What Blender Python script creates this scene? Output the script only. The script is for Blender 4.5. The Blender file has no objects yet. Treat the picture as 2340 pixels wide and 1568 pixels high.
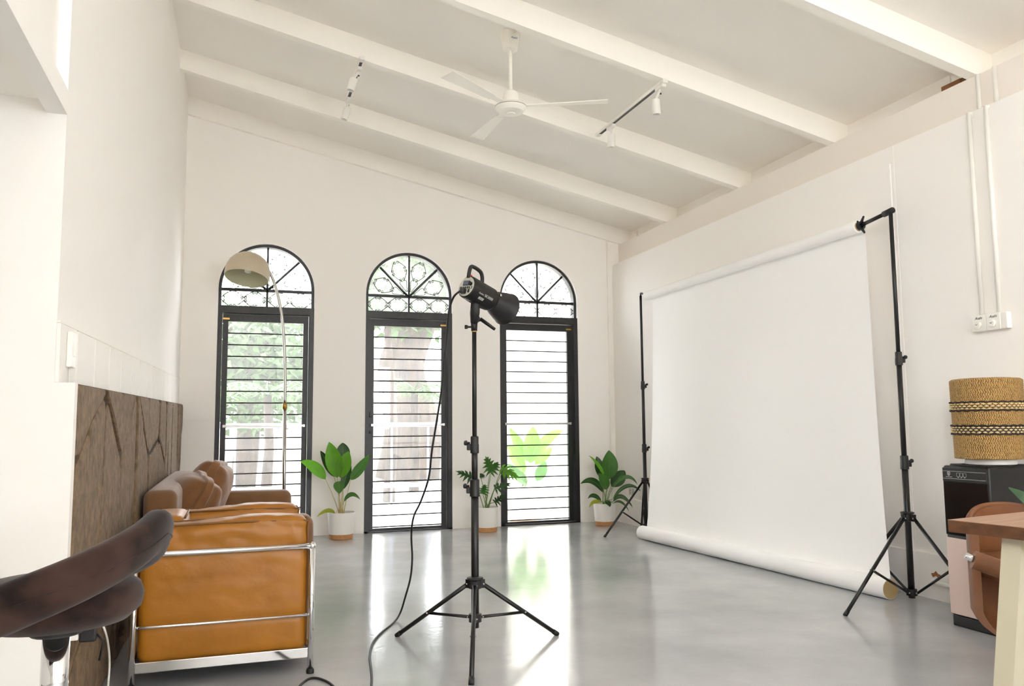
import bpy, bmesh, math, random
from mathutils import Vector, Matrix, noise
random.seed(7)
PI = math.pi
SC = bpy.context.scene
COL = SC.collection

# ------------------------------------------------------------------ camera
FPX, YAW, PIT, ROL, CAMH = 1861.88, .327369, .0996502, -.00815737, 1.05
_f = Vector((math.sin(YAW)*math.cos(PIT), math.cos(YAW)*math.cos(PIT), math.sin(PIT)))
_r = Vector((math.cos(YAW), -math.sin(YAW), 0)); _u = _r.cross(_f)
CR = _r*math.cos(ROL)+_u*math.sin(ROL); CU = _u*math.cos(ROL)-_r*math.sin(ROL); CF = _f
CC = Vector((0, 0, CAMH))
cam = bpy.data.cameras.new('camera'); camo = bpy.data.objects.new('camera', cam); COL.objects.link(camo)
cam.sensor_width = 36; cam.lens = FPX/2340*36; cam.clip_start = .05
m = Matrix((CR, CU, -CF)).transposed().to_4x4(); m.translation = CC; camo.matrix_world = m
SC.camera = camo

# ------------------------------------------------------------------ sky and exposure
w = bpy.data.worlds.new('sky'); SC.world = w; w.use_nodes = True
bg = w.node_tree.nodes['Background']; bg.inputs[0].default_value = (.955, .985, 1.03, 1); bg.inputs[1].default_value = 5.0
SC.view_settings.view_transform = 'Standard'; SC.view_settings.look = 'None'
SC.view_settings.gamma = 1; SC.view_settings.use_curve_mapping = False
SC.view_settings.exposure = 1.6
SC.cycles.use_denoising = True
SC.cycles.max_bounces = 22; SC.cycles.diffuse_bounces = 18; SC.cycles.glossy_bounces = 6; SC.cycles.transparent_max_bounces = 24
SC.cycles.sample_clamp_indirect = 12

# ------------------------------------------------------------------ pixel -> place helpers (2340 x 1568 frame)
def ray(x, y): return CF + CR*((x-1170)/FPX) + CU*((784-y)/FPX)
def onz(x, y, z=0): v = ray(x, y); return CC + v*((z-CAMH)/v.z)
def ony(x, y, Y): v = ray(x, y); return CC + v*(Y/v.y)
def onx(x, y, X): v = ray(x, y); return CC + v*(X/v.x)
SLOPE = -.214
def zraf(X): return 3.06 + SLOPE*(X-4.05)          # underside of the rafters
def zceil(X): return 3.232 + SLOPE*(X-4.05)        # ceiling boards
def onslope(x, y, zf):
    v = ray(x, y); c = zf(0)
    t = (c-CAMH)/(v.z-SLOPE*v.x); return CC + v*t

# ------------------------------------------------------------------ materials
def lin(c):
    return tuple(((v/255)/12.92 if v/255 <= .04045 else ((v/255+.055)/1.055)**2.4) for v in c)+(1,)
MATS = {}
def mat(name, rgb, rough=.6, metal=0, spec=.5, var=0, vscale=8, bump=0, bscale=60, rgb2=None, stretch=None, coat=0, detail=4, vcontrast=(.35, .65), sheen=0, trans=0, bdist=.01, rvar=0):
    if name in MATS: return MATS[name]
    mt = bpy.data.materials.new(name); mt.use_nodes = True
    nt = mt.node_tree; N = nt.nodes; L = nt.links; b = N['Principled BSDF']
    b.inputs['Base Color'].default_value = lin(rgb); b.inputs['Roughness'].default_value = rough
    b.inputs['Metallic'].default_value = metal; b.inputs['Specular IOR Level'].default_value = spec
    b.inputs['Coat Weight'].default_value = coat; b.inputs['Sheen Weight'].default_value = sheen
    tc = N.new('ShaderNodeTexCoord'); mp = N.new('ShaderNodeMapping'); L.new(tc.outputs['Object'], mp.inputs['Vector'])
    if stretch: mp.inputs['Scale'].default_value = stretch
    if var or rgb2:
        n = N.new('ShaderNodeTexNoise'); n.inputs['Scale'].default_value = vscale; n.inputs['Detail'].default_value = detail
        L.new(mp.outputs[0], n.inputs['Vector'])
        cr = N.new('ShaderNodeValToRGB'); L.new(n.outputs['Fac'], cr.inputs[0])
        c1 = lin(rgb); c2 = lin(rgb2) if rgb2 else tuple(min(1, v*(1-var)) for v in c1[:3])+(1,)
        cr.color_ramp.elements[0].position = vcontrast[0]; cr.color_ramp.elements[1].position = vcontrast[1]
        cr.color_ramp.elements[0].color = c2; cr.color_ramp.elements[1].color = c1
        L.new(cr.outputs[0], b.inputs['Base Color'])
        if rvar:
            mr = N.new('ShaderNodeMapRange'); L.new(n.outputs['Fac'], mr.inputs[0])
            mr.inputs[3].default_value = rough-rvar; mr.inputs[4].default_value = rough+rvar
            L.new(mr.outputs[0], b.inputs['Roughness'])
    if bump:
        n2 = N.new('ShaderNodeTexNoise'); n2.inputs['Scale'].default_value = bscale; n2.inputs['Detail'].default_value = 5
        L.new(mp.outputs[0], n2.inputs['Vector'])
        bp = N.new('ShaderNodeBump'); bp.inputs['Strength'].default_value = bump; bp.inputs['Distance'].default_value = bdist
        L.new(n2.outputs['Fac'], bp.inputs['Height']); L.new(bp.outputs[0], b.inputs['Normal'])
    if trans:
        t = N.new('ShaderNodeBsdfTranslucent'); mx = N.new('ShaderNodeMixShader'); mx.inputs[0].default_value = trans
        t.inputs[0].default_value = lin(tuple(min(255, v*1.15) for v in rgb))
        L.new(b.outputs[0], mx.inputs[1]); L.new(t.outputs[0], mx.inputs[2]); L.new(mx.outputs[0], N['Material Output'].inputs[0])
    MATS[name] = mt; return mt

def glassmat(name, veil, tint=(1, 1, 1)):
    mt = bpy.data.materials.new(name); mt.use_nodes = True; nt = mt.node_tree; N = nt.nodes; L = nt.links
    N.remove(N['Principled BSDF'])
    tr = N.new('ShaderNodeBsdfTransparent'); tr.inputs[0].default_value = tint+(1,)
    gl = N.new('ShaderNodeBsdfGlossy'); gl.inputs['Roughness'].default_value = .01
    fr = N.new('ShaderNodeFresnel'); fr.inputs[0].default_value = 1.5
    mx = N.new('ShaderNodeMixShader'); L.new(fr.outputs[0], mx.inputs[0]); L.new(tr.outputs[0], mx.inputs[1]); L.new(gl.outputs[0], mx.inputs[2])
    tl = N.new('ShaderNodeBsdfTranslucent'); tl.inputs[0].default_value = (.95, .95, .93, 1)
    m2 = N.new('ShaderNodeMixShader'); m2.inputs[0].default_value = veil
    L.new(mx.outputs[0], m2.inputs[1]); L.new(tl.outputs[0], m2.inputs[2]); L.new(m2.outputs[0], N['Material Output'].inputs[0])
    return mt

M_WALL = mat('white_plaster', (247, 244, 240), .75, bump=.08, bscale=25, bdist=.004)
M_CEIL = mat('white_ceiling_paint', (246, 243, 237), .8)
M_RAFT = mat('cream_rafter_paint', (248, 245, 237), .55)
M_BLACK = mat('black_metal_paint', (34, 34, 37), .38, var=.35, vscale=30)
M_BAR = mat('dark_iron', (38, 30, 30), .5)
M_STAND = mat('black_satin_aluminium', (22, 22, 23), .35, spec=.5)
M_PLASTIC = mat('black_plastic', (28, 28, 29), .5)
M_CHROME = mat('chrome', (225, 225, 226), .08, metal=1)
M_STEEL = mat('brushed_steel', (190, 188, 184), .25, metal=1)
M_WHITE = mat('white_plastic', (238, 236, 230), .4)
M_PAPER = mat('white_backdrop_paper', (250, 250, 249), .8)
M_BRASS = mat('brass', (190, 150, 80), .3, metal=1)
M_LEATH = mat('mustard_leather', (170, 110, 27), .42, var=.16, vscale=5, bump=.35, bscale=14, bdist=.008, spec=.5)
M_PIPING = mat('dark_leather_piping', (120, 76, 26), .5)
M_SUEDE = mat('brown_suede', (128, 90, 58), .85, var=.2, vscale=7, sheen=.4, bump=.15, bscale=90, bdist=.003)
M_SUEDE2 = mat('rust_suede', (138, 94, 57), .85, var=.22, vscale=9, sheen=.4, bump=.3, bscale=22, bdist=.008)
M_VELVET = mat('dark_brown_velvet', (66, 47, 41), .9, rgb2=(30, 20, 17), vscale=9, vcontrast=(.38, .6), sheen=.15, spec=.2)  # strong colour contrast also imitates mottled highlights on the pile
M_STONE = mat('brown_stone', (140, 118, 92), .85, rgb2=(100, 82, 62), vscale=26, vcontrast=(.3, .72), bump=.5, bscale=40, bdist=.012, detail=8)
M_MORTAR = mat('dark_stone_joint', (62, 54, 46), .95)
M_POT = mat('white_ceramic', (240, 238, 233), .5)
M_CORK = mat('cork_base', (196, 142, 92), .7, var=.15, vscale=60)
M_SOIL = mat('soil', (60, 46, 36), .95)
M_LEAFB = mat('bright_leaf', (96, 158, 40), .4, var=.18, vscale=18, trans=.25)
M_LEAFD = mat('dark_leaf', (44, 84, 36), .4, var=.2, vscale=18, trans=.12)
M_LEAFM = mat('mid_leaf', (66, 118, 46), .4, var=.2, vscale=18, trans=.18)
M_LEAFY = mat('yellow_leaf', (150, 160, 40), .45, trans=.2)
M_STEMP = mat('pale_stem', (206, 190, 132), .5)
M_STEMG = mat('green_stem', (110, 146, 70), .5)
M_WOOD = mat('walnut_table_top', (180, 146, 120), .42, rgb2=(156, 118, 92), vscale=4, stretch=(.6, 9, 3), detail=6)
M_WOODE = mat('walnut_table_edge', (104, 66, 40), .5, rgb2=(82, 50, 30), vscale=5, stretch=(1, 6, 8))
M_CREAM = mat('cream_steel', (198, 190, 166), .5)
M_TAN = mat('tan_leather', (124, 76, 42), .5, var=.15, vscale=8, bump=.1, bscale=60, bdist=.003)
M_SHADE = mat('beige_enamel', (196, 182, 158), .3, spec=.5)
M_SHADEIN = mat('pale_green_enamel', (198, 196, 168), .5)
M_PINK = mat('pinkish_panel', (222, 200, 190), .35)
M_GLOSSB = mat('gloss_black', (14, 13, 14), .12)
M_DARKG = mat('charcoal_plastic', (14, 14, 14), .4)
M_RED = mat('red_plastic', (225, 40, 20), .4)
M_PANEL = mat('pale_grey_panel', (196, 196, 184), .5)
M_LCD = mat('blue_grey_display', (96, 98, 128), .3)
M_INK = mat('black_print', (40, 40, 42), .7)
M_INKB = mat('blue_print', (40, 120, 180), .7)
M_GREYP = mat('grey_print', (190, 190, 190), .6)
M_KRAFT = mat('kraft_card', (205, 178, 128), .8)
M_ORANGEW = mat('raw_wood', (150, 104, 70), .8)
M_GLASS = glassmat('glare_veil_window_glass', .03)  # slight white veil stands in for the glare haze outdoors
M_GLASSF = glassmat('rippled_fan_light_glass', .12)
M_CONC = mat('pale_concrete', (214, 210, 200), .9, var=.1, vscale=3)
M_BARK = mat('tree_bark', (60, 50, 42), .95, rgb2=(34, 28, 24), vscale=9, stretch=(1, 1, .3), bump=.6, bscale=25, bdist=.03)
M_GRASS = mat('garden_green', (120, 140, 84), .9, var=.3, vscale=4)
M_RAIL = mat('blue_grey_rail_paint', (120, 128, 148), .6)
M_BRIGHT = mat('garden_leaf', (52, 80, 34), .6, var=.3, vscale=3, trans=.3)

# floor: grey epoxy, glossy, faint cloudy mottling and fine scratches
def floormat():
    mt = bpy.data.materials.new('grey_epoxy_floor'); mt.use_nodes = True; nt = mt.node_tree; N = nt.nodes; L = nt.links; b = N['Principled BSDF']
    tc = N.new('ShaderNodeTexCoord')
    n = N.new('ShaderNodeTexNoise'); n.inputs['Scale'].default_value = 1.6; n.inputs['Detail'].default_value = 6; L.new(tc.outputs['Object'], n.inputs['Vector'])
    cr = N.new('ShaderNodeValToRGB'); L.new(n.outputs['Fac'], cr.inputs[0])
    cr.color_ramp.elements[0].position = .3; cr.color_ramp.elements[1].position = .72
    cr.color_ramp.elements[0].color = lin((160, 162, 164)); cr.color_ramp.elements[1].color = lin((186, 187, 188))
    L.new(cr.outputs[0], b.inputs['Base Color'])
    n2 = N.new('ShaderNodeTexNoise'); n2.inputs['Scale'].default_value = 9; n2.inputs['Detail'].default_value = 8; L.new(tc.outputs['Object'], n2.inputs['Vector'])
    mr = N.new('ShaderNodeMapRange'); L.new(n2.outputs['Fac'], mr.inputs[0]); mr.inputs[3].default_value = .08; mr.inputs[4].default_value = .22
    L.new(mr.outputs[0], b.inputs['Roughness']); b.inputs['Specular IOR Level'].default_value = .5
    n3 = N.new('ShaderNodeTexNoise'); n3.inputs['Scale'].default_value = 22; n3.inputs['Detail'].default_value = 4; L.new(tc.outputs['Object'], n3.inputs['Vector'])
    bp = N.new('ShaderNodeBump'); bp.inputs['Strength'].default_value = .06; bp.inputs['Distance'].default_value = .01
    L.new(n3.outputs['Fac'], bp.inputs['Height']); L.new(bp.outputs[0], b.inputs['Normal'])
    return mt
M_FLOOR = floormat()

# woven grass: bands of twisted strands
def wovenmat(name, rgb, rgb2):
    mt = bpy.data.materials.new(name); mt.use_nodes = True; nt = mt.node_tree; N = nt.nodes; L = nt.links; b = N['Principled BSDF']
    tc = N.new('ShaderNodeTexCoord'); sp = N.new('ShaderNodeSeparateXYZ'); L.new(tc.outputs['Object'], sp.inputs[0])
    at = N.new('ShaderNodeMath'); at.operation = 'ARCTAN2'; L.new(sp.outputs[1], at.inputs[0]); L.new(sp.outputs[0], at.inputs[1])
    def mth(op, a, b_):
        m_ = N.new('ShaderNodeMath'); m_.operation = op
        for i, v in enumerate((a, b_)):
            if v is None: continue
            if isinstance(v, (int, float)): m_.inputs[i].default_value = v
            else: L.new(v, m_.inputs[i])
        return m_.outputs[0]
    rowf = mth('MULTIPLY', sp.outputs[2], 42/.405)
    row = mth('FLOOR', rowf, None); par = mth('SUBTRACT', mth('MULTIPLY', mth('MODULO', row, 2), 2), 1)
    ph = mth('ADD', mth('MULTIPLY', at.outputs[0], 96), mth('MULTIPLY', mth('MULTIPLY', rowf, par), 2.6))
    n = N.new('ShaderNodeTexNoise'); n.inputs['Scale'].default_value = 110; n.inputs['Detail'].default_value = 3; L.new(tc.outputs['Object'], n.inputs['Vector'])
    st = mth('SINE', mth('ADD', ph, mth('MULTIPLY', n.outputs['Fac'], 5)), None)
    hgt = mth('ADD', mth('MULTIPLY', st, .28), mth('MULTIPLY', n.outputs['Fac'], .9))
    cr = N.new('ShaderNodeValToRGB'); L.new(hgt, cr.inputs[0]); cr.color_ramp.elements[0].position = .12; cr.color_ramp.elements[1].position = .72
    cr.color_ramp.elements[0].color = lin(rgb2); cr.color_ramp.elements[1].color = lin(rgb); L.new(cr.outputs[0], b.inputs['Base Color'])
    bp = N.new('ShaderNodeBump'); bp.inputs['Strength'].default_value = .8; bp.inputs['Distance'].default_value = .006; L.new(hgt, bp.inputs['Height']); L.new(bp.outputs[0], b.inputs['Normal'])
    b.inputs['Roughness'].default_value = .75
    return mt
M_WOVEN = wovenmat('woven_seagrass', (198, 160, 96), (112, 78, 36))

# ------------------------------------------------------------------ mesh helpers
def finish(name, me, material, parent=None, smooth=False):
    o = bpy.data.objects.new(name, me); COL.objects.link(o)
    if material: me.materials.append(material)
    if smooth:
        me.polygons.foreach_set('use_smooth', [True]*len(me.polygons))
    if parent: o.parent = parent
    return o
class MB:
    def __init__(s): s.v = []; s.f = []
    def add(s, vs, fs, mx=None):
        k = len(s.v)
        s.v += [tuple(mx @ Vector(p)) if mx is not None else tuple(p) for p in vs]
        s.f += [tuple(i+k for i in f) for f in fs]; return s
    def box(s, x0, x1, y0, y1, z0, z1, mx=None):
        vs = [(x, y, z) for x in (x0, x1) for y in (y0, y1) for z in (z0, z1)]
        return s.add(vs, [(0, 1, 3, 2), (4, 6, 7, 5), (0, 4, 5, 1), (2, 3, 7, 6), (0, 2, 6, 4), (1, 5, 7, 3)], mx)
    def rbox(s, c, size, r, seg=2, flat=1, bulge=(0, 0, 0), mx=None, fn=None):
        h = [v/2 for v in size]; r = min(r, min(h)*.999)
        T = []
        for a in range(3):
            t = [-h[a]+r*(1-math.cos(PI/2*i/(seg+1))) if 0 else -h[a]+r*math.tan(PI/4*i/seg) if i else -h[a] for i in range(seg+1)]
            t[-1] = -h[a]+r
            mid = [(-h[a]+r)+(2*(h[a]-r))*j/flat for j in range(1, flat)] if h[a]-r > 1e-5 else []
            T.append(t+mid+[-q for q in reversed(t)] if h[a]-r > 1e-5 else t+[-q for q in reversed(t[:-1])])
        idx = {}; vs = []; fs = []
        def V(i, j, k):
            key = (i, j, k)
            if key not in idx:
                p = Vector((T[0][i], T[1][j], T[2][k]))
                inn = Vector([max(-(h[a]-r), min(h[a]-r, p[a])) for a in range(3)])
                d = p-inn
                q = inn+d.normalized()*r if d.length > 1e-9 else p.copy()
                e = [p[a]/h[a] for a in range(3)]
                for a in range(3):
                    if bulge[a]:
                        b2, c2 = [x for x in range(3) if x != a]
                        q[a] += e[a]*bulge[a]*max(0, 1-e[b2]**2)*max(0, 1-e[c2]**2)
                if fn: q = fn(q, e)
                idx[key] = len(vs); vs.append(tuple(q+Vector(c)))
            return idx[key]
        n = [len(t) for t in T]
        for a in range(3):
            b, c_ = [(1, 2), (2, 0), (0, 1)][a]
            for side in (0, n[a]-1):
                for i in range(n[b]-1):
                    for j in range(n[c_]-1):
                        def K(ii, jj):
                            q = [0, 0, 0]; q[a] = side; q[b] = ii; q[c_] = jj; return V(*q)
                        qd = (K(i, j), K(i+1, j), K(i+1, j+1), K(i, j+1))
                        fs.append(qd if side else qd[::-1])
        return s.add(vs, fs, mx)
    def tube(s, pts, r, n=8, cap=True, closed=False, mx=None, flatten=None):
        P = [Vector(p) for p in pts]; m_ = len(P)
        R = r if isinstance(r, (list, tuple)) else [r]*m_
        vs = []; fs = []
        up = None
        for i in range(m_):
            a = P[(i-1) % m_] if (i or closed) else P[i]; b = P[(i+1) % m_] if (i < m_-1 or closed) else P[i]
            t = (b-a).normalized() if (b-a).length > 1e-9 else Vector((0, 0, 1))
            if up is None:
                up = Vector((0, 0, 1)) if abs(t.z) < .9 else Vector((1, 0, 0))
            up = (up-t*up.dot(t))
            if up.length < 1e-6: up = t.orthogonal()
            up.normalize(); sd = t.cross(up)
            for k in range(n):
                an = 2*PI*k/n
                fu, fsd = (flatten if flatten else (1, 1))
                vs.append(tuple(P[i]+(up*math.cos(an)*fu+sd*math.sin(an)*fsd)*R[i]))
        for i in range(m_ if closed else m_-1):
            for k in range(n):
                a = i*n+k; b = i*n+(k+1) % n; c = ((i+1) % m_)*n+(k+1) % n; d = ((i+1) % m_)*n+k
                fs.append((a, d, c, b))
        if cap and not closed:
            fs.append(tuple(range(n))); fs.append(tuple((m_-1)*n+k for k in reversed(range(n))))
        return s.add(vs, fs, mx)
    def lathe(s, prof, n=24, mx=None, capa=True, capb=True):
        vs = []; fs = []
        for (r, z) in prof:
            for k in range(n):
                an = 2*PI*k/n; vs.append((r*math.cos(an), r*math.sin(an), z))
        for i in range(len(prof)-1):
            for k in range(n):
                fs.append((i*n+k, i*n+(k+1) % n, (i+1)*n+(k+1) % n, (i+1)*n+k))
        if capa: fs.append(tuple(reversed(range(n))))
        if capb: fs.append(tuple((len(prof)-1)*n+k for k in range(n)))
        return s.add(vs, fs, mx)
    def grid(s, fn, nu, nv, thick=None, closed_u=False):
        vs = [tuple(fn(i/nu, j/nv)) for i in range(nu+1) for j in range(nv+1)]
        fs = [(i*(nv+1)+j, (i+1)*(nv+1)+j, (i+1)*(nv+1)+j+1, i*(nv+1)+j+1) for i in range(nu) for j in range(nv)]
        return s.add(vs, fs)
    def prism(s, poly, axis, a0, a1, mx=None):
        # poly: list of 2D pts; axis 0: (a, u, v); 1: (u, a, v); 2: (u, v, a)
        def P(u, v, a): return [(a, u, v), (u, a, v), (u, v, a)][axis]
        n = len(poly)
        vs = [P(u, v, a0) for u, v in poly]+[P(u, v, a1) for u, v in poly]
        fs = [tuple(range(n)), tuple(reversed(range(n, 2*n)))]+[(i, i+n, (i+1) % n+n, (i+1) % n) for i in range(n)]
        return s.add(vs, fs, mx)
    def build(s, name, material, parent=None, smooth=False, recalc=True, auto=None):
        me = bpy.data.meshes.new(name); me.from_pydata(s.v, [], s.f); me.validate(); me.update()
        if recalc:
            bm = bmesh.new(); bm.from_mesh(me); bmesh.ops.recalc_face_normals(bm, faces=bm.faces)
            if auto is not None:
                for e in bm.edges:
                    if len(e.link_faces) == 2 and e.calc_face_angle(0) > auto: e.smooth = False
            bm.to_mesh(me); bm.free()
        return finish(name, me, material, parent, smooth or auto is not None)
def tag(o, label=None, cat=None, group=None, kind=None):
    if label: o['label'] = label
    if cat: o['category'] = cat
    if group: o['group'] = group
    if kind: o['kind'] = kind
    return o
def thing(name, label, cat, loc=(0, 0, 0), rz=0, group=None, kind=None):
    o = bpy.data.objects.new(name, None); COL.objects.link(o); o.empty_display_size = .1
    o.location = loc; o.rotation_euler = (0, 0, rz); return tag(o, label, cat, group, kind)
def struct(o, label=None): return tag(o, label, kind='structure')
def copy_tree(o, parent=None):
    c = o.copy(); COL.objects.link(c); c.parent = parent
    for ch in [q for q in bpy.data.objects if q.parent == o]: copy_tree(ch, c)
    return c
def bez(pts, n=8):
    # Catmull-Rom through points
    P = [Vector(p) for p in pts]; out = []
    for i in range(len(P)-1):
        a = P[i-1] if i else P[i]*2-P[i+1]; b = P[i]; c = P[i+1]; d = P[i+2] if i+2 < len(P) else P[i+1]*2-P[i]
        for k in range(n):
            t = k/n
            out.append(.5*((2*b)+(c-a)*t+(2*a-5*b+4*c-d)*t*t+(3*b-a-3*c+d)*t**3))
    return out+[P[-1]]
def frame_mx(o, z, y):
    # matrix with local Z = z, local Y close to y
    z = Vector(z).normalized(); x = Vector(y).cross(z).normalized(); y2 = z.cross(x)
    mx = Matrix((x, y2, z)).transposed().to_4x4(); mx.translation = Vector(o); return mx
def text_mesh(body, size, mx, name, material, parent, shear=0, extrude=.0003):
    cu = bpy.data.curves.new(name, 'FONT'); cu.body = body; cu.size = size; cu.align_x = 'CENTER'; cu.align_y = 'CENTER'; cu.shear = shear; cu.extrude = extrude
    o = bpy.data.objects.new(name+'_tmp', cu); COL.objects.link(o); bpy.context.view_layer.update()
    me = bpy.data.meshes.new_from_object(o.evaluated_get(bpy.context.evaluated_depsgraph_get()))
    COL.objects.unlink(o); bpy.data.objects.remove(o); bpy.data.curves.remove(cu)
    me.transform(mx); me.materials.clear()
    return finish(name, me, material, parent)

# ================================================================== SETTING
YW = 8.17            # inner face of the window wall
XR = 3.965           # right wall (lower part)
XB = 4.05            # right wall (upper beam)
YN = 2.92            # end wall beside the stone cladding
YB = -5.0            # rear wall behind the camera
struct(MB().box(-3.4, 4.35, YB-.2, 8.40, -.12, 0).build('floor', M_FLOOR), 'glossy grey epoxy floor')

# --- window wall with three arched openings
WINX = [.270, 1.672, 3.087]; HW = .4475; ZS = 2.378
def wall_window():
    b = MB(); x0, x1 = -.75, 4.3; y0, y1 = YW, YW+.22
    edges = [x0]+[e for c in WINX for e in (c-HW, c+HW)]+[x1]
    top = lambda x: zceil(x)+.06
    for y in (y0, y1):
        for i in range(0, len(edges), 2):
            a, c = edges[i], edges[i+1]
            b.add([(a, y, -.02), (c, y, -.02), (c, y, top(c)), (a, y, top(a))], [(0, 1, 2, 3)])
        for cx in WINX:
            n = 28; A = [(cx-HW*math.cos(PI*k/n), ZS+HW*math.sin(PI*k/n)) for k in range(n+1)]
            for k in range(n):
                (xa, za), (xb, zb) = A[k], A[k+1]
                b.add([(xa, y, za), (xb, y, zb), (xb, y, top(xb)), (xa, y, top(xa))], [(0, 1, 2, 3)])
    for cx in WINX:
        n = 28; A = [(cx-HW, -.02)]+[(cx-HW*math.cos(PI*k/n), ZS+HW*math.sin(PI*k/n)) for k in range(n+1)]+[(cx+HW, -.02)]
        for (xa, za), (xb, zb) in zip(A, A[1:]):
            b.add([(xa, y0, za), (xb, y0, zb), (xb, y1, zb), (xa, y1, za)], [(0, 1, 2, 3)])
    b.add([(x0, y0, top(x0)), (x1, y0, top(x1)), (x1, y1, top(x1)), (x0, y1, top(x0))], [(0, 1, 2, 3)])
    return b.build('wall_far', M_WALL, recalc=True)
struct(wall_window(), 'white plaster wall with three arched openings')
o = MB(); 
o.add([(-.75, YW-.05, zraf(-.75)), (4.2, YW-.05, zraf(4.2)), (4.2, YW-.05, zceil(4.2)), (-.75, YW-.05, zceil(-.75)),
       (-.75, YW-.001, zraf(-.75)), (4.2, YW-.001, zraf(4.2)), (4.2, YW-.001, zceil(4.2)), (-.75, YW-.001, zceil(-.75))],
      [(0, 1, 2, 3), (0, 4, 5, 1), (4, 7, 6, 5), (2, 6, 7, 3), (0, 3, 7, 4), (1, 5, 6, 2)])
struct(o.build('trim_1', M_CEIL), 'painted board along the top of the window wall')
struct(MB().tube([(3.905, YW-.008, 0), (3.905, YW-.008, 3.1)], .008, 8).build('trim_2', M_WALL, smooth=True), 'thin painted pipe run up the window wall')

# --- right wall
b = MB(); b.box(XR, XR+.3, YB, YW, 0, 2.815)
wr = struct(b.build('wall_right', M_WALL), 'white plastered right wall')
b = MB(); b.box(XB, XB+.06, YB, YW, 2.815, 3.057); b.box(XB+.06, XB+.22, YB, YW, 2.8, 3.045); b.build('upper_beam', mat('beige_shaded_beam', (238, 231, 222), .75), wr)  # slightly darker cream; also stands in for the subtle shadow at its edge
b = MB(); y0, y1 = onx(1511, 600, XR).y, onx(2036, 400, XR).y
b.box(XR-.007, XR, y1, y0, .0, 2.70); b.build('wall_panel', M_WALL, wr)
b = MB(); b.box(XR-.002, XR, y1-.03, y1-.018, 0, 2.81); b.build('cover_strip', M_WALL, wr)
struct(MB().box(XR-.022, XR-.0005, YB, YW-.01, 0, .262).build('baseboard_right', M_WALL), 'low plaster plinth along the right wall')
# blocking boards between wall top and ceiling
RAFY = [7.09, 5.845, 4.667, 3.465, 2.265, 1.06, -.14, -1.34, -2.54, -3.74]   # camera-side face of each rafter
b = MB()
for i, (ya, yb) in enumerate(zip([YW-.02]+RAFY, RAFY+[YB])):
    top = ya+(.06 if i else 0); lo = yb
    if i == 3: lo = yb+.30
    bb = MB().box(4.185, 4.20, lo, top, 3.04, zceil(4.19)+.03); bb.build('blocking_board', M_CEIL, wr)
MB().box(4.15, 4.19, 3.66, 3.80, 3.045, 3.135).build('broken_board', M_ORANGEW, wr)
MB().box(4.26, 4.28, 3.46, 3.95, 3.0, 3.3).build('void_shade_sheet', mat('dark_void_shade', (58, 54, 46), .9), wr)  # dark sheet standing in for the shade inside the gap
MB().box(4.17, 4.20, YW-.22, YW-.10, 3.045, 3.175).build('corner_block', M_CEIL, wr)

# --- ceiling: boards and rafters
def sloped(x0, x1, y0, y1, f0, d0, f1, d1, bb=None):
    bb = bb or MB()
    vs = [(x0, y0, f0(x0)+d0), (x1, y0, f0(x1)+d0), (x1, y1, f0(x1)+d0), (x0, y1, f0(x0)+d0),
          (x0, y0, f1(x0)+d1), (x1, y0, f1(x1)+d1), (x1, y1, f1(x1)+d1), (x0, y1, f1(x0)+d1)]
    return bb.add(vs, [(0, 3, 2, 1), (4, 5, 6, 7), (0, 1, 5, 4), (1, 2, 6, 5), (2, 3, 7, 6), (3, 0, 4, 7)])
ceil = struct(sloped(-.9, 4.36, YB-.1, YW+.2, zceil, 0, zceil, .06).build('ceiling', M_CEIL), 'sloping white boarded ceiling')
proto = None
for y in RAFY:
    if proto is None:
        bb = sloped(-.9, 4.24, 0, .055, zraf, .028, zceil, .001)
        sloped(-.9, 4.24, -.007, .064, zraf, 0, zraf, .026, bb)
        proto = bb.build('rafter', M_RAFT, ceil); q = proto
    else:
        q = proto.copy(); COL.objects.link(q)
    q.location = (0, y, 0)

# --- left side: end wall, upper wall, opening lintel, side room
XUN, XUF = -.547, -.497      # upper left wall, near and far
XSN, XSF = -.487, -.460      # stone face, near and far
def xu(y): return XUN+(XUF-XUN)*(y-YN)/(YW-YN)
def xs(y): return XSN+(XSF-XSN)*(y-YN)/(YW-YN)
def slab(xf, y0, y1, za, zb, dx0, dx1, bb=None):
    # vertical slab following a plan line xf(y); za/zb = (near,far) heights
    bb = bb or MB()
    vs = []
    for (y, i) in ((y0, 0), (y1, 1)):
        for dx in (dx0, dx1):
            for z in (za[i], zb[i]): vs.append((xf(y)+dx, y, z))
    return bb.add(vs, [(0, 1, 3, 2), (4, 6, 7, 5), (0, 4, 5, 1), (2, 3, 7, 6), (0, 2, 6, 4), (1, 5, 7, 3)])
ZTN, ZTF = 1.195, 1.262       # top of stone cladding
wl = struct(slab(xu, YN, YW, (0, 0), (4.33, 4.33), 0, -.2).build('wall_left', M_WALL), 'tall white left wall above the stone cladding')
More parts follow.
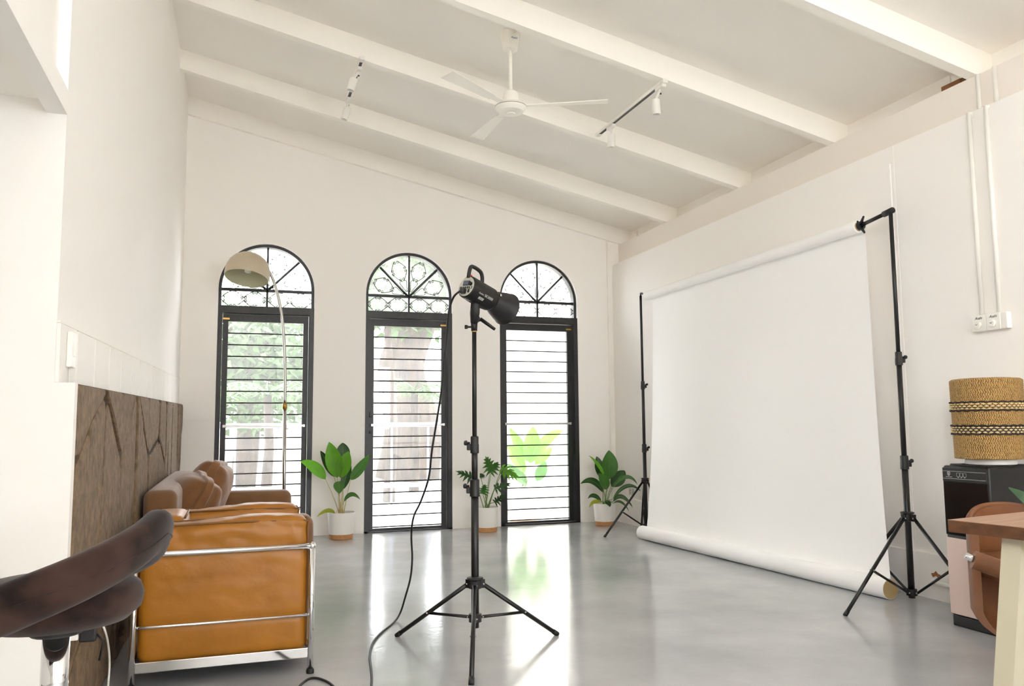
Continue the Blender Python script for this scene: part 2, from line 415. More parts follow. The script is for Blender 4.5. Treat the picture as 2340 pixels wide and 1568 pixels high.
# boarded strip above the stone: separate white panels
ystep = [2.955]+[3.2+.366*k for k in range(14)]
for ya, yb in zip(ystep, ystep[1:]):
    yb = min(yb, YW-.03)
    if yb-ya < .1: continue
    t = lambda y: ZTN+(ZTF-ZTN)*(y-YN)/(YW-YN); u_ = lambda y: 1.385+.11*(y-YN)/(YW-YN)
    slab(xu, ya+(.012 if ya > 3 else -.035), yb-.012, (t(ya), t(yb)), (u_(ya), u_(yb)), .0005, .012).build('board_panel', M_WALL, wl)
slab(xu, YN, YW-.01, (1.388, 1.498), (1.394, 1.504), .0005, .010).build('panel_cap', M_CEIL, wl)
we = struct(MB().box(-3.4, XUN-.2, YN, YN+.18, 0, 2.35).build('wall_end', M_WALL), 'white end wall at the left edge')
MB().box(XUN, XSN, YN, YN+.05, 0, ZTN).build('wall_return', M_WALL, we)
ws = struct(slab(xs, YN+.05, YW-.002, (0, 0), (ZTN, ZTF), -.035, -.012).build('wall_stone', M_MORTAR), 'brown stone cladding on the lower left wall')
# stones: jittered courses, rounded corners, each one its own piece
rs = random.Random(21)
ncol = 9; rows = [0, .36, .80, 1.0]
ys = [YN+.05+(YW-.01-YN-.05)*i/ncol for i in range(ncol+1)]
node = {}
for i in range(ncol+1):
    for j in range(4):
        fy = 0 if i in (0, ncol) else rs.uniform(-.07, .07)
        fz = 0 if j in (0, 3) else rs.uniform(-.14, .14)+(.1 if i % 2 else -.08)
        node[i, j] = (ys[i]+fy, rows[j]+fz)
polys = []
for i in range(ncol):
    for j in range(3):
        a, b_, c, d = node[i, j], node[i+1, j], node[i+1, j+1], node[i, j+1]
        if j == 1 and i % 3 == 0:
            mA = ((a[0]+b_[0])/2+.03, (a[1]+b_[1])/2); mB = ((d[0]+c[0])/2-.05, (d[1]+c[1])/2)
            polys += [[a, mA, mB, d], [mA, b_, c, mB]]
        else:
            polys.append([a, b_, c, d])
for pl in polys:
    cy = sum(p[0] for p in pl)/len(pl); cz = sum(p[1] for p in pl)/len(pl)
    q = []
    n = len(pl)
    for k in range(n):
        a, b_ = Vector(pl[k]), Vector(pl[(k+1) % n])
        for t in (.1, .5, .9):
            p = a.lerp(b_, t); dd = p-Vector((cy, cz)); p = Vector((cy, cz))+dd*(1-.013/max(.05, dd.length))
            orig = a.lerp(b_, t)
            if orig.y > .995: p.y = .997
            if orig.y < .005: p.y = .004
            wob = noise.noise(Vector((p.x*3, p.y*3, 4)))*.018*(t == .5)
            q.append((p.x+wob, p.y+(wob if .01 < p.y < .99 else 0)))
    hgt = lambda y: ZTN+(ZTF-ZTN)*(y-YN)/(YW-YN)
    q = [(min(max(y, YN+.052), YW-.004), min(max(z, .004), .997)) for y, z in q]
    pr = rs.uniform(-.006, .004); vs = []; nn = len(q)
    for (ins, dx) in ((0, -.013), (0, -.004+pr), (.012, .002+pr)):
        for (y, z) in q:
            yy = y+(cy-y)*ins/max(.08, abs(cy-y)+abs(cz-z)); zz = z+(cz-z)*ins/max(.08, abs(cy-y)+abs(cz-z))
            vs.append((xs(yy)+dx, yy, zz*hgt(yy)))
    fs = [tuple(range(2*nn, 3*nn))]
    for k in range(nn):
        fs += [(k, (k+1) % nn, (k+1) % nn+nn, k+nn), (k+nn, (k+1) % nn+nn, (k+1) % nn+2*nn, k+2*nn)]
    MB().add(vs, fs).build('stone', M_STONE, ws)
# lintel over the opening towards the side room, upper wall above it
b = MB()
for (y0, y1, z0, z1) in ((-.5, YN, 2.15, 4.35), (YB, -.5, 2.15, 2.3), (YB, -.5, 4.0, 4.35), (YB, -4.7, 2.3, 4.0), (-2.35, -2.2, 2.3, 4.0)): b.box(-.66, -.585, y0, y1, z0, z1)  # gaps left behind the camera are added openings for daylight
wh = struct(b.build('wall_high', M_WALL), 'upper wall above the side opening, with unseen high openings added behind the camera for daylight')
MB().box(-.605, XUN+.002, YB, YN, 2.075, 2.155).build('lintel', M_WALL, wh)
struct(MB().box(-3.4, -.605, YB, YN, 2.12, 2.2).build('ceiling_side', M_CEIL), 'low ceiling of the side room')
# rear of the room, out of view: walls with openings that let the daylight in
b = MB(); wx0, wx1 = 2.0, 3.90
for (x0, x1, z0, z1) in ((-3.4, wx0, 0, 4.5), (wx0, wx1, 0, .95), (wx0, wx1, 2.6, 4.5), (wx1, 4.3, 0, 4.5)):
    b.box(x0, x1, YB-.15, YB, z0, z1)
rear = struct(b.build('wall_rear', M_WALL), 'rear wall with a wide window')
bb = MB()
for k in range(17):
    x = wx0+.05+k*(wx1-wx0-.1)/16
    bb.tube([(x+.02*math.sin(j*1.3), YB-.06, .95+j*1.65/14) for j in range(15)], .006, 5)
bb.build('window_grille', M_WHITE, rear)
b = MB()
for (y0, y1, z0, z1) in ((YB, YN, 0, 2.2),):
    b.box(-3.4, -3.25, y0, y1, z0, z1)
struct(b.build('wall_side', M_WALL), 'outer wall of the side room')

# --- arched windows with scrollwork and barred glass doors
def spiral_bracket(P1, P2, c1, c2, sgn1, sgn2, r=.0135, turns=1.15):
    # bar from P1 to P2 whose ends curl round the centres c1, c2
    pts = []
    def sp(P, c, sgn):
        d = Vector(P)-Vector(c); a0 = math.atan2(d.y, d.x); R = d.length; out = []
        n = 13
        for k in range(1, n+1):
            a = a0+sgn*2*PI*turns*k/n; rr = R*(1-.68*k/n); out.append((c[0]+rr*math.cos(a), c[1]+rr*math.sin(a)))
        return out
    s1 = list(reversed(sp(P1, c1, sgn1))); s2 = sp(P2, c2, sgn2)
    return s1, s2
def cell_scrolls(cx, cz, a, b, rot=0):
    # four corner scrolls linking left/top/right/bottom nodes of a cell; curls face inward
    out = []; r = .0135
    for sx in (-1, 1):
        for sz in (-1, 1):
            c1 = (sx*(a-r-.003), sz*(r+.004)); c2 = (sx*(r+.004), sz*(b-r-.003))
            P1 = (sx*(a-.002), sz*(r+.004)); P2 = (sx*(r+.004), sz*(b-.002))
            s1, s2 = spiral_bracket(P1, P2, c1, c2, -sx*sz, sx*sz)
            mid = []
            for k in range(1, 6):
                t = k/6; p = Vector(P1).lerp(Vector(P2), t); bow = math.sin(PI*t)*.002
                p += Vector((sx, sz)).normalized()*bow; mid.append((p.x, p.y))
            path = s1+[P1]+mid+[P2]+s2
            cr_, sr_ = math.cos(rot), math.sin(rot)
            out.append([(cx+x*cr_-z*sr_, cz+x*sr_+z*cr_) for x, z in path])
    return out
def heart(cx, cz, rot):
    out = []
    for s_ in (-1, 1):
        pts = [(0.075, s_*.004), (.082, s_*.014), (.10, s_*.018), (.145, s_*.034), (.165, s_*.036), (.178, s_*.022), (.176, s_*.008), (.168, s_*.012)]
        pp = bez([(x, z, 0) for x, z in pts], 3)
        c_, sn = math.cos(rot), math.sin(rot)
        out.append([(cx+p.x*c_-p.y*sn, cz+p.x*sn+p.y*c_) for p in pp])
        cur = [(.075, s_*.004), (.066, s_*.010), (.058, s_*.006), (.062, s_*.0)]
        pp = bez([(x, z, 0) for x, z in cur], 3)
        out.append([(cx+p.x*c_-p.y*sn, cz+p.x*sn+p.y*c_) for p in pp])
    return out
ZBAR = 2.37; ZL = 2.205; ZD = 2.06      # fan bar, bottom of fan light, top of door glass
def arch_window(i, cx):
    lab = ['arched fan light with iron scrollwork behind the floor lamp shade', 'arched fan light with iron scrollwork between the other two windows', 'arched fan light with iron scrollwork nearest the right wall'][i]
    W = thing('window_%d' % (i+1), lab, None, (cx, YW, 0), kind='structure')
    yf0, yf1 = .012, .13; fw = .040
    # outer frame (jambs and arch)
    b = MB(); n = 36
    outer = [(-HW+.001, ZL-.02)]+[(-(HW-.001)*math.cos(PI*k/n), ZS+(HW-.001)*math.sin(PI*k/n)) for k in range(n+1)]+[(HW-.001, ZL-.02)]
    hi = HW-.028
    inner = [(-hi, ZL-.02)]+[(-hi*math.cos(PI*k/n), ZS+hi*math.sin(PI*k/n)) for k in range(n+1)]+[(hi, ZL-.02)]
    vs = [(x, y, z) for y in (yf0+.02, yf1) for (x, z) in outer+inner]; m_ = len(outer); fs = []
    for k in range(m_-1):
        for base in (0, 2*m_): fs.append((base+k, base+k+1, base+m_+k+1, base+m_+k))
        fs.append((m_+k, m_+k+1, 3*m_+k+1, 3*m_+k)); fs.append((k, k+1, 2*m_+k+1, 2*m_+k))
    b.add(vs, fs); b.build('arch_frame', M_BLACK, W)
    MB().box(-hi, hi, .05, .085, ZBAR-.014, ZBAR+.014).build('fan_bar', M_BLACK, W)
    MB().box(-.010, .010, .05, .085, ZL, ZS+hi).build('mullion', M_BLACK, W)
    for s_ in (-1, 1):
        an = PI/2-s_*PI/4; d = Vector((math.cos(an), 0, math.sin(an)))
        MB().tube([Vector((0, .067, ZBAR))+d*.01, Vector((0, .067, ZBAR))+d*(hi+.002)], .012, 4).build('spoke', M_BLACK, W)
    # scrollwork, one piece per pane
    def scroll(paths):
        b = MB()
        for p in paths: b.tube([(x, .062, z) for x, z in p], .0035, 5)
        return b.build('scrollwork', M_BAR, W, smooth=True)
    hb = (ZBAR-.014-ZL)/2; zc = ZL+hb; a = (hi-.012)/4
    for s_ in (-1, 1):
        scroll(cell_scrolls(s_*(.012+a), zc, a, hb+.006)+cell_scrolls(s_*(.012+3*a), zc, a, hb+.006))
    for k in range(4):
        rot = PI*(k+.5)/4
        if k in (1, 2): rot += (.03 if k == 1 else -.03)
        c_, s2 = math.cos(rot), math.sin(rot)
        scroll(cell_scrolls(.285*c_, ZBAR+.285*s2, .108, .082, rot)+heart(0, ZBAR, rot))
    # glass
    n = 28; gl = [(-hi, ZL-.01)]+[(-hi*math.cos(PI*k/n), ZS+hi*math.sin(PI*k/n)) for k in range(n+1)]+[(hi, ZL-.01)]
    MB().add([(x, .095, z) for x, z in gl], [tuple(range(len(gl)))]).build('pane', M_GLASSF, W)
    # barred door below
    D = thing('door_%d' % (i+1), ['black barred glass door behind the floor lamp', 'black barred glass door between two potted plants', 'black barred glass door nearest the corner'][i], None, (cx, YW, 0), kind='structure')
    b = MB()
    b.box(-HW+.001, -HW+.043, .002, .15, 0, ZL); b.box(HW-.043, HW-.001, .002, .15, 0, ZL); b.box(-HW+.043, HW-.043, .002, .15, ZL-.07, ZL); b.box(-HW+.001, HW-.001, .002, .15, 0.0, .012)
    b.build('door_frame', M_BLACK, D)
    lo = HW-.043-.004; sw = .050; yl0, yl1 = .075, .115
    b = MB(); b.box(-lo, -lo+sw, yl0, yl1, .014, ZL-.074); b.box(lo-sw, lo, yl0, yl1, .014, ZL-.074); b.box(-lo+sw, lo-sw, yl0, yl1, ZD, ZL-.074); b.box(-lo+sw, lo-sw, yl0, yl1, .014, .03)
    b.build('leaf_frame', M_BLACK, D)
    bar = None
    for k in range(18):
        z = ZD-.112*(k+1)
        if bar is None:
            bar = MB().tube([(-lo+sw-.002, yl0+.006, 0), (lo-sw+.002, yl0+.006, 0)], .0062, 6).build('bar', M_BAR, D, smooth=True); q = bar
        else: q = bar.copy(); COL.objects.link(q)
        q.location = (0, 0, z)
    MB().box(-lo+sw-.005, lo-sw+.005, .094, .098, .025, ZD+.005).build('pane', M_GLASS, D)
    zp = 1.055
    pb = MB().rbox((0, yl0-.024, zp), (2*(lo-sw)+.05, .012, .022), .004).build('push_bar', M_STEEL, D)
    for s_ in (-1, 1):
        MB().rbox((s_*(lo-sw+.018), yl0-.016, zp), (.026, .03, .028), .003).build('bracket', M_STEEL, pb)
    hs = -1 if i == 0 else 1
    MB().box(hs*(lo-.03)-.03, hs*(lo-.03)+.03, yl0-.006, yl0, ZD+.018, ZD+.034).build('door_closer_plate', M_BRASS, D)
    ls = -hs
    for z, h_ in ((1.16, .05), (.985, .03)):
        MB().rbox((ls*(lo-.02), yl0-.01, z), (.022, .022, h_), .003).build('lock', M_BLACK, D)
for i, cx in enumerate(WINX): arch_window(i, cx)

# ================================================================== OUTSIDE
struct(MB().box(-14, 16, 8.41, 34, -.2, -.08).build('ground', M_CONC), 'bright paved yard outside the windows')
struct(MB().box(2.95, 12, 9.9, 10.1, -.1, 4.6).build('wall_yard', M_CONC), 'pale wall of the neighbouring building')
struct(MB().box(-18, 9, 21.0, 21.3, -.1, 2.6).build('wall_boundary', M_CONC), 'boundary wall behind the trees')
def railing():
    R = thing('yard_railing', 'blue grey metal railing along the garden outside', 'railing', (-4, 11.0, 0))
    for z in (1.06, .25):
        MB().box(0, 7.2, -.02, .02, z-.03, z+.03).build('rail', M_RAIL, R)
    for k in range(15):
        MB().box(k*.5, k*.5+.025, -.012, .012, -.08, 1.05).build('baluster', M_RAIL, R)
railing()
def garden_tree(name, label, base, trunk, rad, crown, crad, nleaf, leaf, lmat, seed):
    r = random.Random(seed); T = thing(name, label, 'tree', base, group=None)
    pts = bez([(0, 0, -.1)]+trunk, 5); R = [rad*(1.25-.7*k/(len(pts)-1)) for k in range(len(pts))]
    MB().tube(pts, R, 12).build('trunk', M_BARK, T, smooth=True)
    top = Vector(trunk[-1])
    b = MB()
    for k in range(6):
        d = Vector((r.uniform(-1, 1), r.uniform(-.6, .6), r.uniform(.2, 1))).normalized()
        b.tube([top-Vector((0, 0, .3)), top+d*crad*.5, top+d*crad*.9], [rad*.4, rad*.25, .02], 6)
    b.build('branches', M_BARK, T, smooth=True)
    b = MB()
    for k in range(nleaf):
        d = Vector((r.gauss(0, 1), r.gauss(0, 1), r.gauss(0, .8))); d = d.normalized()*crad*(r.random()**.4)
        c = top+Vector(crown)+d; a = r.random()*2*PI
        u = Vector((math.cos(a), math.sin(a), r.uniform(-.7, .3))).normalized(); v = u.orthogonal().normalized()
        l = leaf*r.uniform(.6, 1.3); w_ = l*.28
        b.add([c, c+u*l*.4+v*w_, c+u*l-Vector((0, 0, l*.25)), c+u*l*.4-v*w_], [(0, 1, 2, 3)])
    f = b.build('foliage', lmat, T, recalc=False); f['kind'] = 'stuff'
garden_tree('big_tree', 'massive old tree trunk seen through the middle door', (3.45, 17.0, 0), [(.1, 0, 1.0), (-.15, 0, 2.2), (.2, 0, 3.2), (.6, 0, 4.0)], .55, (-.3, 0, .6), 1.85, 3000, .24, M_BRIGHT, 3)
garden_tree('slender_tree', 'slender pale trunk left of the massive tree outside', (2.19, 12.2, 0), [(.05, 0, 1.0), (-.02, 0, 2.2), (-.05, 0, 3.0)], .075, (0, 0, .1), .68, 500, .2, M_BRIGHT, 5)
garden_tree('garden_tree', 'leafy tree seen through the leftmost door', (.15, 16.2, 0), [(.1, 0, 1.0), (0, 0, 2.0), (.1, 0, 2.6)], .2, (.1, 0, -.3), 1.45, 3200, .22, M_BRIGHT, 8)
def palm(label, base, h, n, L_, seed):
    r = random.Random(seed); T = thing('palm', label, 'palm', base)
    MB().tube([(0, 0, -.1), (.04, 0, h*.5), (0, 0, h)], [.09, .07, .06], 8).build('trunk', M_BARK, T, smooth=True)
    for k in range(n):
        a = 2*PI*k/n+r.uniform(-.2, .2); el = r.uniform(.3, 1.0); b = MB()
        d = Vector((math.cos(a), math.sin(a), 0)); sd = Vector((-math.sin(a), math.cos(a), 0))
        P = [Vector((0, 0, h))+d*L_*t+Vector((0, 0, 1))*(el*L_*t-.9*L_*t*t) for t in [j/10 for j in range(11)]]
        b.tube(P, [.014*(1-.8*j/10) for j in range(11)], 4)
        for j in range(1, 11):
            for s_ in (-1, 1):
                q = P[j]; l = .42*math.sin(PI*(.15+.8*j/11)); e = q+sd*s_*l+d*l*.5-Vector((0, 0, l*.35)); wv = d*.028
                b.add([q-wv, q+wv, e], [(0, 1, 2)])
        b.build('frond', M_BRIGHT, T, recalc=False)
palm('palm with drooping fronds low in the middle door view', (2.95, 14.0, 0), 1.6, 11, .95, 4)
palm('palm with arching fronds in the leftmost door view', (.45, 12.6, 0), 1.5, 12, 1.05, 6)

# ================================================================== FURNITURE
def wrinkle(amp, sc, seed=0):
    def fn(q, e):
        n = noise.noise_vector(Vector(q)*sc+Vector((seed, seed*2, 3)))
        return q+n*amp
    return fn
# --- mustard leather armchair with a chrome cage
def armchair():
    x0, x1, y0, y1 = -.355, .318, 3.705, 4.425
    T = thing('leather_armchair', 'mustard leather cube armchair in a chrome tube frame', 'armchair', ((x0+x1)/2, (y0+y1)/2, 0))
    hx, hy = (x1-x0)/2, (y1-y0)/2; aw = .165
    def piping(pts, par): MB().tube(bez(pts, 4), .0045, 6, closed=False).build('piping', M_PIPING, par, smooth=True)
    for s_ in (-1, 1):
        yc = s_*(hy-aw/2)
        def fn(q, e, s_=s_):
            if e[2] > .5: q.z += .012*math.sin(q.x*9)*e[2]
            # leather sags over the tube rail
            q.y += s_*e[1]*s_*.010*math.exp(-((q.z-.18)/.05)**2)*0
            # soft creases, strongest above the tube rail; the hide is pinched where the thin rails press on it
            n = noise.noise(Vector((q.x*9+q.z*14, q.z*17-q.x*5, 3+s_)))+.5*noise.noise(Vector((q.x*24+q.z*30, q.z*34, 9+s_)))
            up = max(0, min(1, (q.z-.10)/.10)); q.y += n*(.0025+.0095*up)
            q.y -= s_*(1 if e[1]*s_ > 0 else 0)*(.007*math.exp(-((q.z-.161)/.022)**2)+.006*math.exp(-((q.z+.129)/.014)**2))
            if e[2] > .5: q.z += .004*noise.noise(Vector((q.x*18, q.y*18, 7)))
            return q
        arm = MB().rbox((0, yc, .372), (2*hx-.004, aw, .56), .035, seg=3, flat=34, bulge=(.006, .014, .008), fn=fn).build('arm_cushion', M_LEATH, T, smooth=True)
        for e in (-1, 1):
            yy = yc+e*(aw/2-.008)
            piping([(-hx+.03, yy, .640), (0, yy, .646), (hx-.03, yy, .640), (hx-.006, yy, .61), (hx-.004, yy, .35), (hx-.006, yy, .11)], arm)
    iw = 2*(hy-aw)
    back = MB().rbox((-hx+.085, 0, .378), (.165, iw-.004, .575), .04, seg=3, flat=8, bulge=(.012, 0, .008), fn=wrinkle(.006, 6, 2)).build('back_cushion', M_LEATH, T, smooth=True)
    MB().tube([(-hx+.16, y, .655) for y in (-iw/2+.02, 0, iw/2-.02)], .0045, 6).build('piping', M_PIPING, back, smooth=True)
    for zc, h in ((.19, .17), (.345, .14)):
        MB().rbox((.085, 0, zc), (2*hx-.17, iw-.006, h), .035, seg=3, flat=8, bulge=(.006, 0, .014), fn=wrinkle(.005, 7, zc*10)).build('seat_cushion', M_LEATH, T, smooth=True)
    # chrome cage
    ry = hy+.012; rx = hx+.013
    def rail(z, r, name, back_open=False):
        c = .035; pts = []
        P = [(rx, -ry), (-rx, -ry), (-rx, ry), (rx, ry)]
        path = [(rx, -ry, z)]
        for (cx, cy, a0) in ((-rx+c, -ry+c, 1.5*PI), (-rx+c, ry-c, PI)):
            for k in range(6):
                a = a0-(PI/2)*k/5; path.append((cx+c*math.cos(a), cy+c*math.sin(a), z))
        path.append((rx, ry, z))
        return MB().tube(path, r, 10).build(name, M_CHROME, T, smooth=True)
    rail(.533, .0135, 'top_rail'); rail(.243, .0065, 'side_rail')
    for sx in (-1, 1):
        for sy in (-1, 1):
            top = .533 if sx > 0 else .533
            lg = MB().tube([(sx*rx, sy*ry, .012), (sx*rx, sy*ry, top)], .0125, 12).build('leg', M_CHROME, T, smooth=True)
            MB().lathe([(.016, 0), (.0165, .012), (.014, .02)], 14, Matrix.Translation((sx*rx, sy*ry, 0))).build('foot_cap', M_PLASTIC, lg, auto=.6)
    for sy in (-1, 1):
        MB().rbox((0, sy*(ry-.004), .086), (2*rx-.02, .012, .042), .003).build('base_rail', M_CHROME, T)
    for sx in (-1, 1):
        MB().rbox((sx*(rx-.004), 0, .086), (.012, 2*ry-.02, .042), .003).build('base_rail', M_CHROME, T)
    MB().box(-hx+.02, hx-.02, -hy+.02, hy-.02, .075, .093).build('webbing', M_PLASTIC, T)
    # ball feet nearer the seam: small chrome corner balls where the rails meet the posts
    for sy in (-1, 1):
        MB().lathe([(.001, -.018), (.011, -.014), (.0165, 0), (.011, .014), (.001, .018)], 12, Matrix.Translation((rx, sy*ry, .533))).build('corner_joint', M_CHROME, T, smooth=True)
armchair()

# --- brown sofa against the stone wall
def sofa():
    x0, x1, y0, y1 = -.452, .435, 4.78, 6.86
    T = thing('suede_sofa', 'long brown suede sofa against the stone wall', 'sofa', ((x0+x1)/2, (y0+y1)/2, 0))
    hx, hy = (x1-x0)/2, (y1-y0)/2
    for s_ in (-1, 1):
        MB().rbox((.035, s_*(hy-.09), .315), (2*hx-.07, .18, .47), .05, seg=4, flat=4, bulge=(.008, .006, .006)).build('arm', M_SUEDE, T, smooth=True)
    MB().rbox((-hx+.085, 0, .40), (.17, 2*hy, .63), .045, seg=4, flat=4, bulge=(0, .006, .008)).build('backrest', M_SUEDE, T, smooth=True)
    MB().rbox((.07, 0, .20), (2*hx-.16, 2*hy-.362, .20), .02, seg=2).build('base', M_SUEDE, T, smooth=True)
    for s_ in (-1, 1):
        MB().rbox((.085, s_*(hy-.18)/2, .365), (2*hx-.18, hy-.19, .13), .045, seg=3, flat=5, bulge=(.01, 0, .02)).build('seat_cushion', M_SUEDE2, T, smooth=True)
    for sx in (-1, 1):
        for sy in (-1, 1):
            MB().lathe([(.02, 0), (.026, .09)], 10, Matrix.Translation((sx*(hx-.09), sy*(hy-.09), 0))).build('leg', M_BAR, T, smooth=True)
    return T
sofa()
def pillow(name, label, c, size, rot, seed):
    T = thing(name, label, 'cushion', c, group='loose cushions on the sofa')
    mx = rot.to_4x4()
    def fn(q, e):
        # pinched pillow: thin at the seams, fat in the middle
        k = max(0, (1-e[1]**2))*max(0, (1-e[2]**2))
        q = Vector((q.x*(.25+.75*k**.45), q.y*(1-.06*(1-e[2]**2)), q.z*(1-.05*(1-e[1]**2))))
        nv = noise.noise_vector(q*9+Vector((seed, 0, 0)))
        return q+nv*.010
    MB().rbox((0, 0, 0), size, .07, seg=4, flat=10, mx=mx, fn=fn).build('cover', M_SUEDE2, T, smooth=True)
c1 = ony(440, 1146, 5.45); c2 = ony(470, 1128, 6.15)
pillow('sofa_cushion', 'plump rust brown cushion at the near end of the sofa back', c1, (.30, .50, .36), Matrix.Rotation(.45, 3, 'Y') @ Matrix.Rotation(.2, 3, 'Z'), 1)
pillow('sofa_cushion', 'taller rust brown cushion leaning behind the nearer one', c2, (.30, .56, .50), Matrix.Rotation(.42, 3, 'Y') @ Matrix.Rotation(-.1, 3, 'Z'), 5)

# --- arc floor lamp
def arc_lamp():
    Y = 7.42; base = ony(650, 1120, Y)
    T = thing('arc_floor_lamp', 'chrome arc floor lamp with a beige dome shade', 'floor lamp', (base.x, Y, 0))
    L0 = Vector((base.x, Y, 0))
    MB().lathe([(.001, 0), (.15, 0), (.155, .01), (.15, .028), (.02, .035), (.018, .05)], 32).build('base', M_STEEL, T, auto=.5)
    zj = ony(651, 930, Y).z
    MB().tube([(0, 0, .03), (ony(651, 930, Y).x-base.x, 0, zj)], .015, 12).build('pole', M_STEEL, T, smooth=True)
    MB().tube([(ony(651, 930, Y).x-base.x, 0, zj-.02), (ony(651, 930, Y).x-base.x, 0, zj+.03)], .020, 12).build('joint', M_BRASS, T, smooth=True)
    px = [(651, 928), (651.5, 870), (650, 800), (645, 730), (636, 680), (626, 645), (616, 622), (604, 603), (590, 588), (572, 577)]
    MB().tube(bez([ony(x, y, Y)-L0 for x, y in px], 4), .0125, 10).build('arc', M_STEEL, T, smooth=True)
    # dome, opening tilted a little
    c = ony(566, 622, Y)-L0
    mx = Matrix.Translation(c) @ Matrix.Rotation(.15, 4, 'Y') @ Matrix.Rotation(-.24, 4, 'X')
    R = .192; prof = [(.018, .172), (.06, .168), (.105, .150), (.145, .118), (.172, .08), (.187, .035), (R, -.005), (.190, -.045), (.184, -.062)]
    sh = MB().lathe(prof, 40, mx, capa=False, capb=False).build('shade', M_SHADE, T, smooth=True)
    pin = [(max(r-.004, .002), z-.003) for r, z in prof]; pin[-1] = (.1845, -.062)
    MB().lathe(pin, 40, mx, capa=True, capb=False).build('shade_lining', M_SHADEIN, sh, smooth=True)
    MB().lathe([(.004, .19), (.02, .185), (.022, .165), (.018, .09), (.016, .07)], 16, mx).build('socket', M_STEEL, sh, smooth=True)
    MB().lathe([(.012, .075), (.028, .05), (.034, .025), (.026, .0), (.002, -.01)], 16, mx).build('bulb', M_WHITE, sh, smooth=True)
arc_lamp()

# --- dark velvet bar stool close to the camera
def stool():
    c = Vector((-.352, 2.025, 0))
    T = thing('bar_stool', 'dark brown velvet bar stool on a chrome pole', 'stool', c)
    MB().lathe([(.001, 0), (.20, 0), (.205, .006), (.19, .016), (.06, .03), (.034, .05)], 36).build('base', M_CHROME, T, auto=.5)
    MB().tube([(0, 0, .03), (0, 0, .40)], .031, 20).build('pole', M_CHROME, T, smooth=True)
    MB().tube([(0, 0, .39), (0, 0, .615)], .0275, 20).build('gas_lift', M_CHROME, T, smooth=True)
    def fn(q, e): return q
    a0 = math.atan2(CR.y, CR.x)          # picture-right direction in plan
    # seat: thick round cushion
    prof = [(.001, .625), (.09, .627), (.142, .638), (.166, .660), (.171, .684), (.163, .708), (.138, .724), (.08, .732), (.001, .733)]
    MB().lathe(prof, 40, capa=False, capb=False).build('seat', M_VELVET, T, smooth=True)
    # wrap-round padded back, high at the rear, running down to low arms
    n = 40; span = 2.05; axis = a0+.12
    secs = []
    for k in range(n+1):
        t = -1+2*k/n; an = axis+span*t
        rr = .190+.020*(abs(t)**2)
        zc = .818-.145*abs(t)**1.15
        hh = .052*(1-.28*max(0, abs(t)-.8)/.2) ; tt = .033
        if abs(t) > .93: f_ = math.sqrt(max(.02, 1-((abs(t)-.93)/.07)**2)); hh *= f_; tt *= f_
        secs.append((an, rr, zc, hh, tt))
    def fnb(u, v):
        k = u*n; i = min(int(k), n); an, rr, zc, hh, tt = secs[i]
        th = 2*PI*v; cx, sz = math.cos(th), math.sin(th)
        ex = abs(cx)**.75*(1 if cx > 0 else -1)*tt; ez = abs(sz)**.75*(1 if sz > 0 else -1)*hh
        out = rr+ex+ez*.22
        return (out*math.cos(an), out*math.sin(an), zc+ez)
    bk = MB().grid(fnb, n, 20).build('backrest', M_VELVET, T, smooth=True)
    def seam(u):
        an, rr, zc, hh, tt = secs[int(u*n)]
        return ((rr+tt*1.0)*math.cos(an), (rr+tt*1.0)*math.sin(an), zc)
    MB().tube([seam(k/n) for k in range(2, n-1)], .0022, 5).build('seam', M_VELVET, bk, smooth=True)
    MB().lathe([(.05, .610), (.055, .614), (.055, .630)], 20).build('swivel_plate', M_PLASTIC, T)
stool()

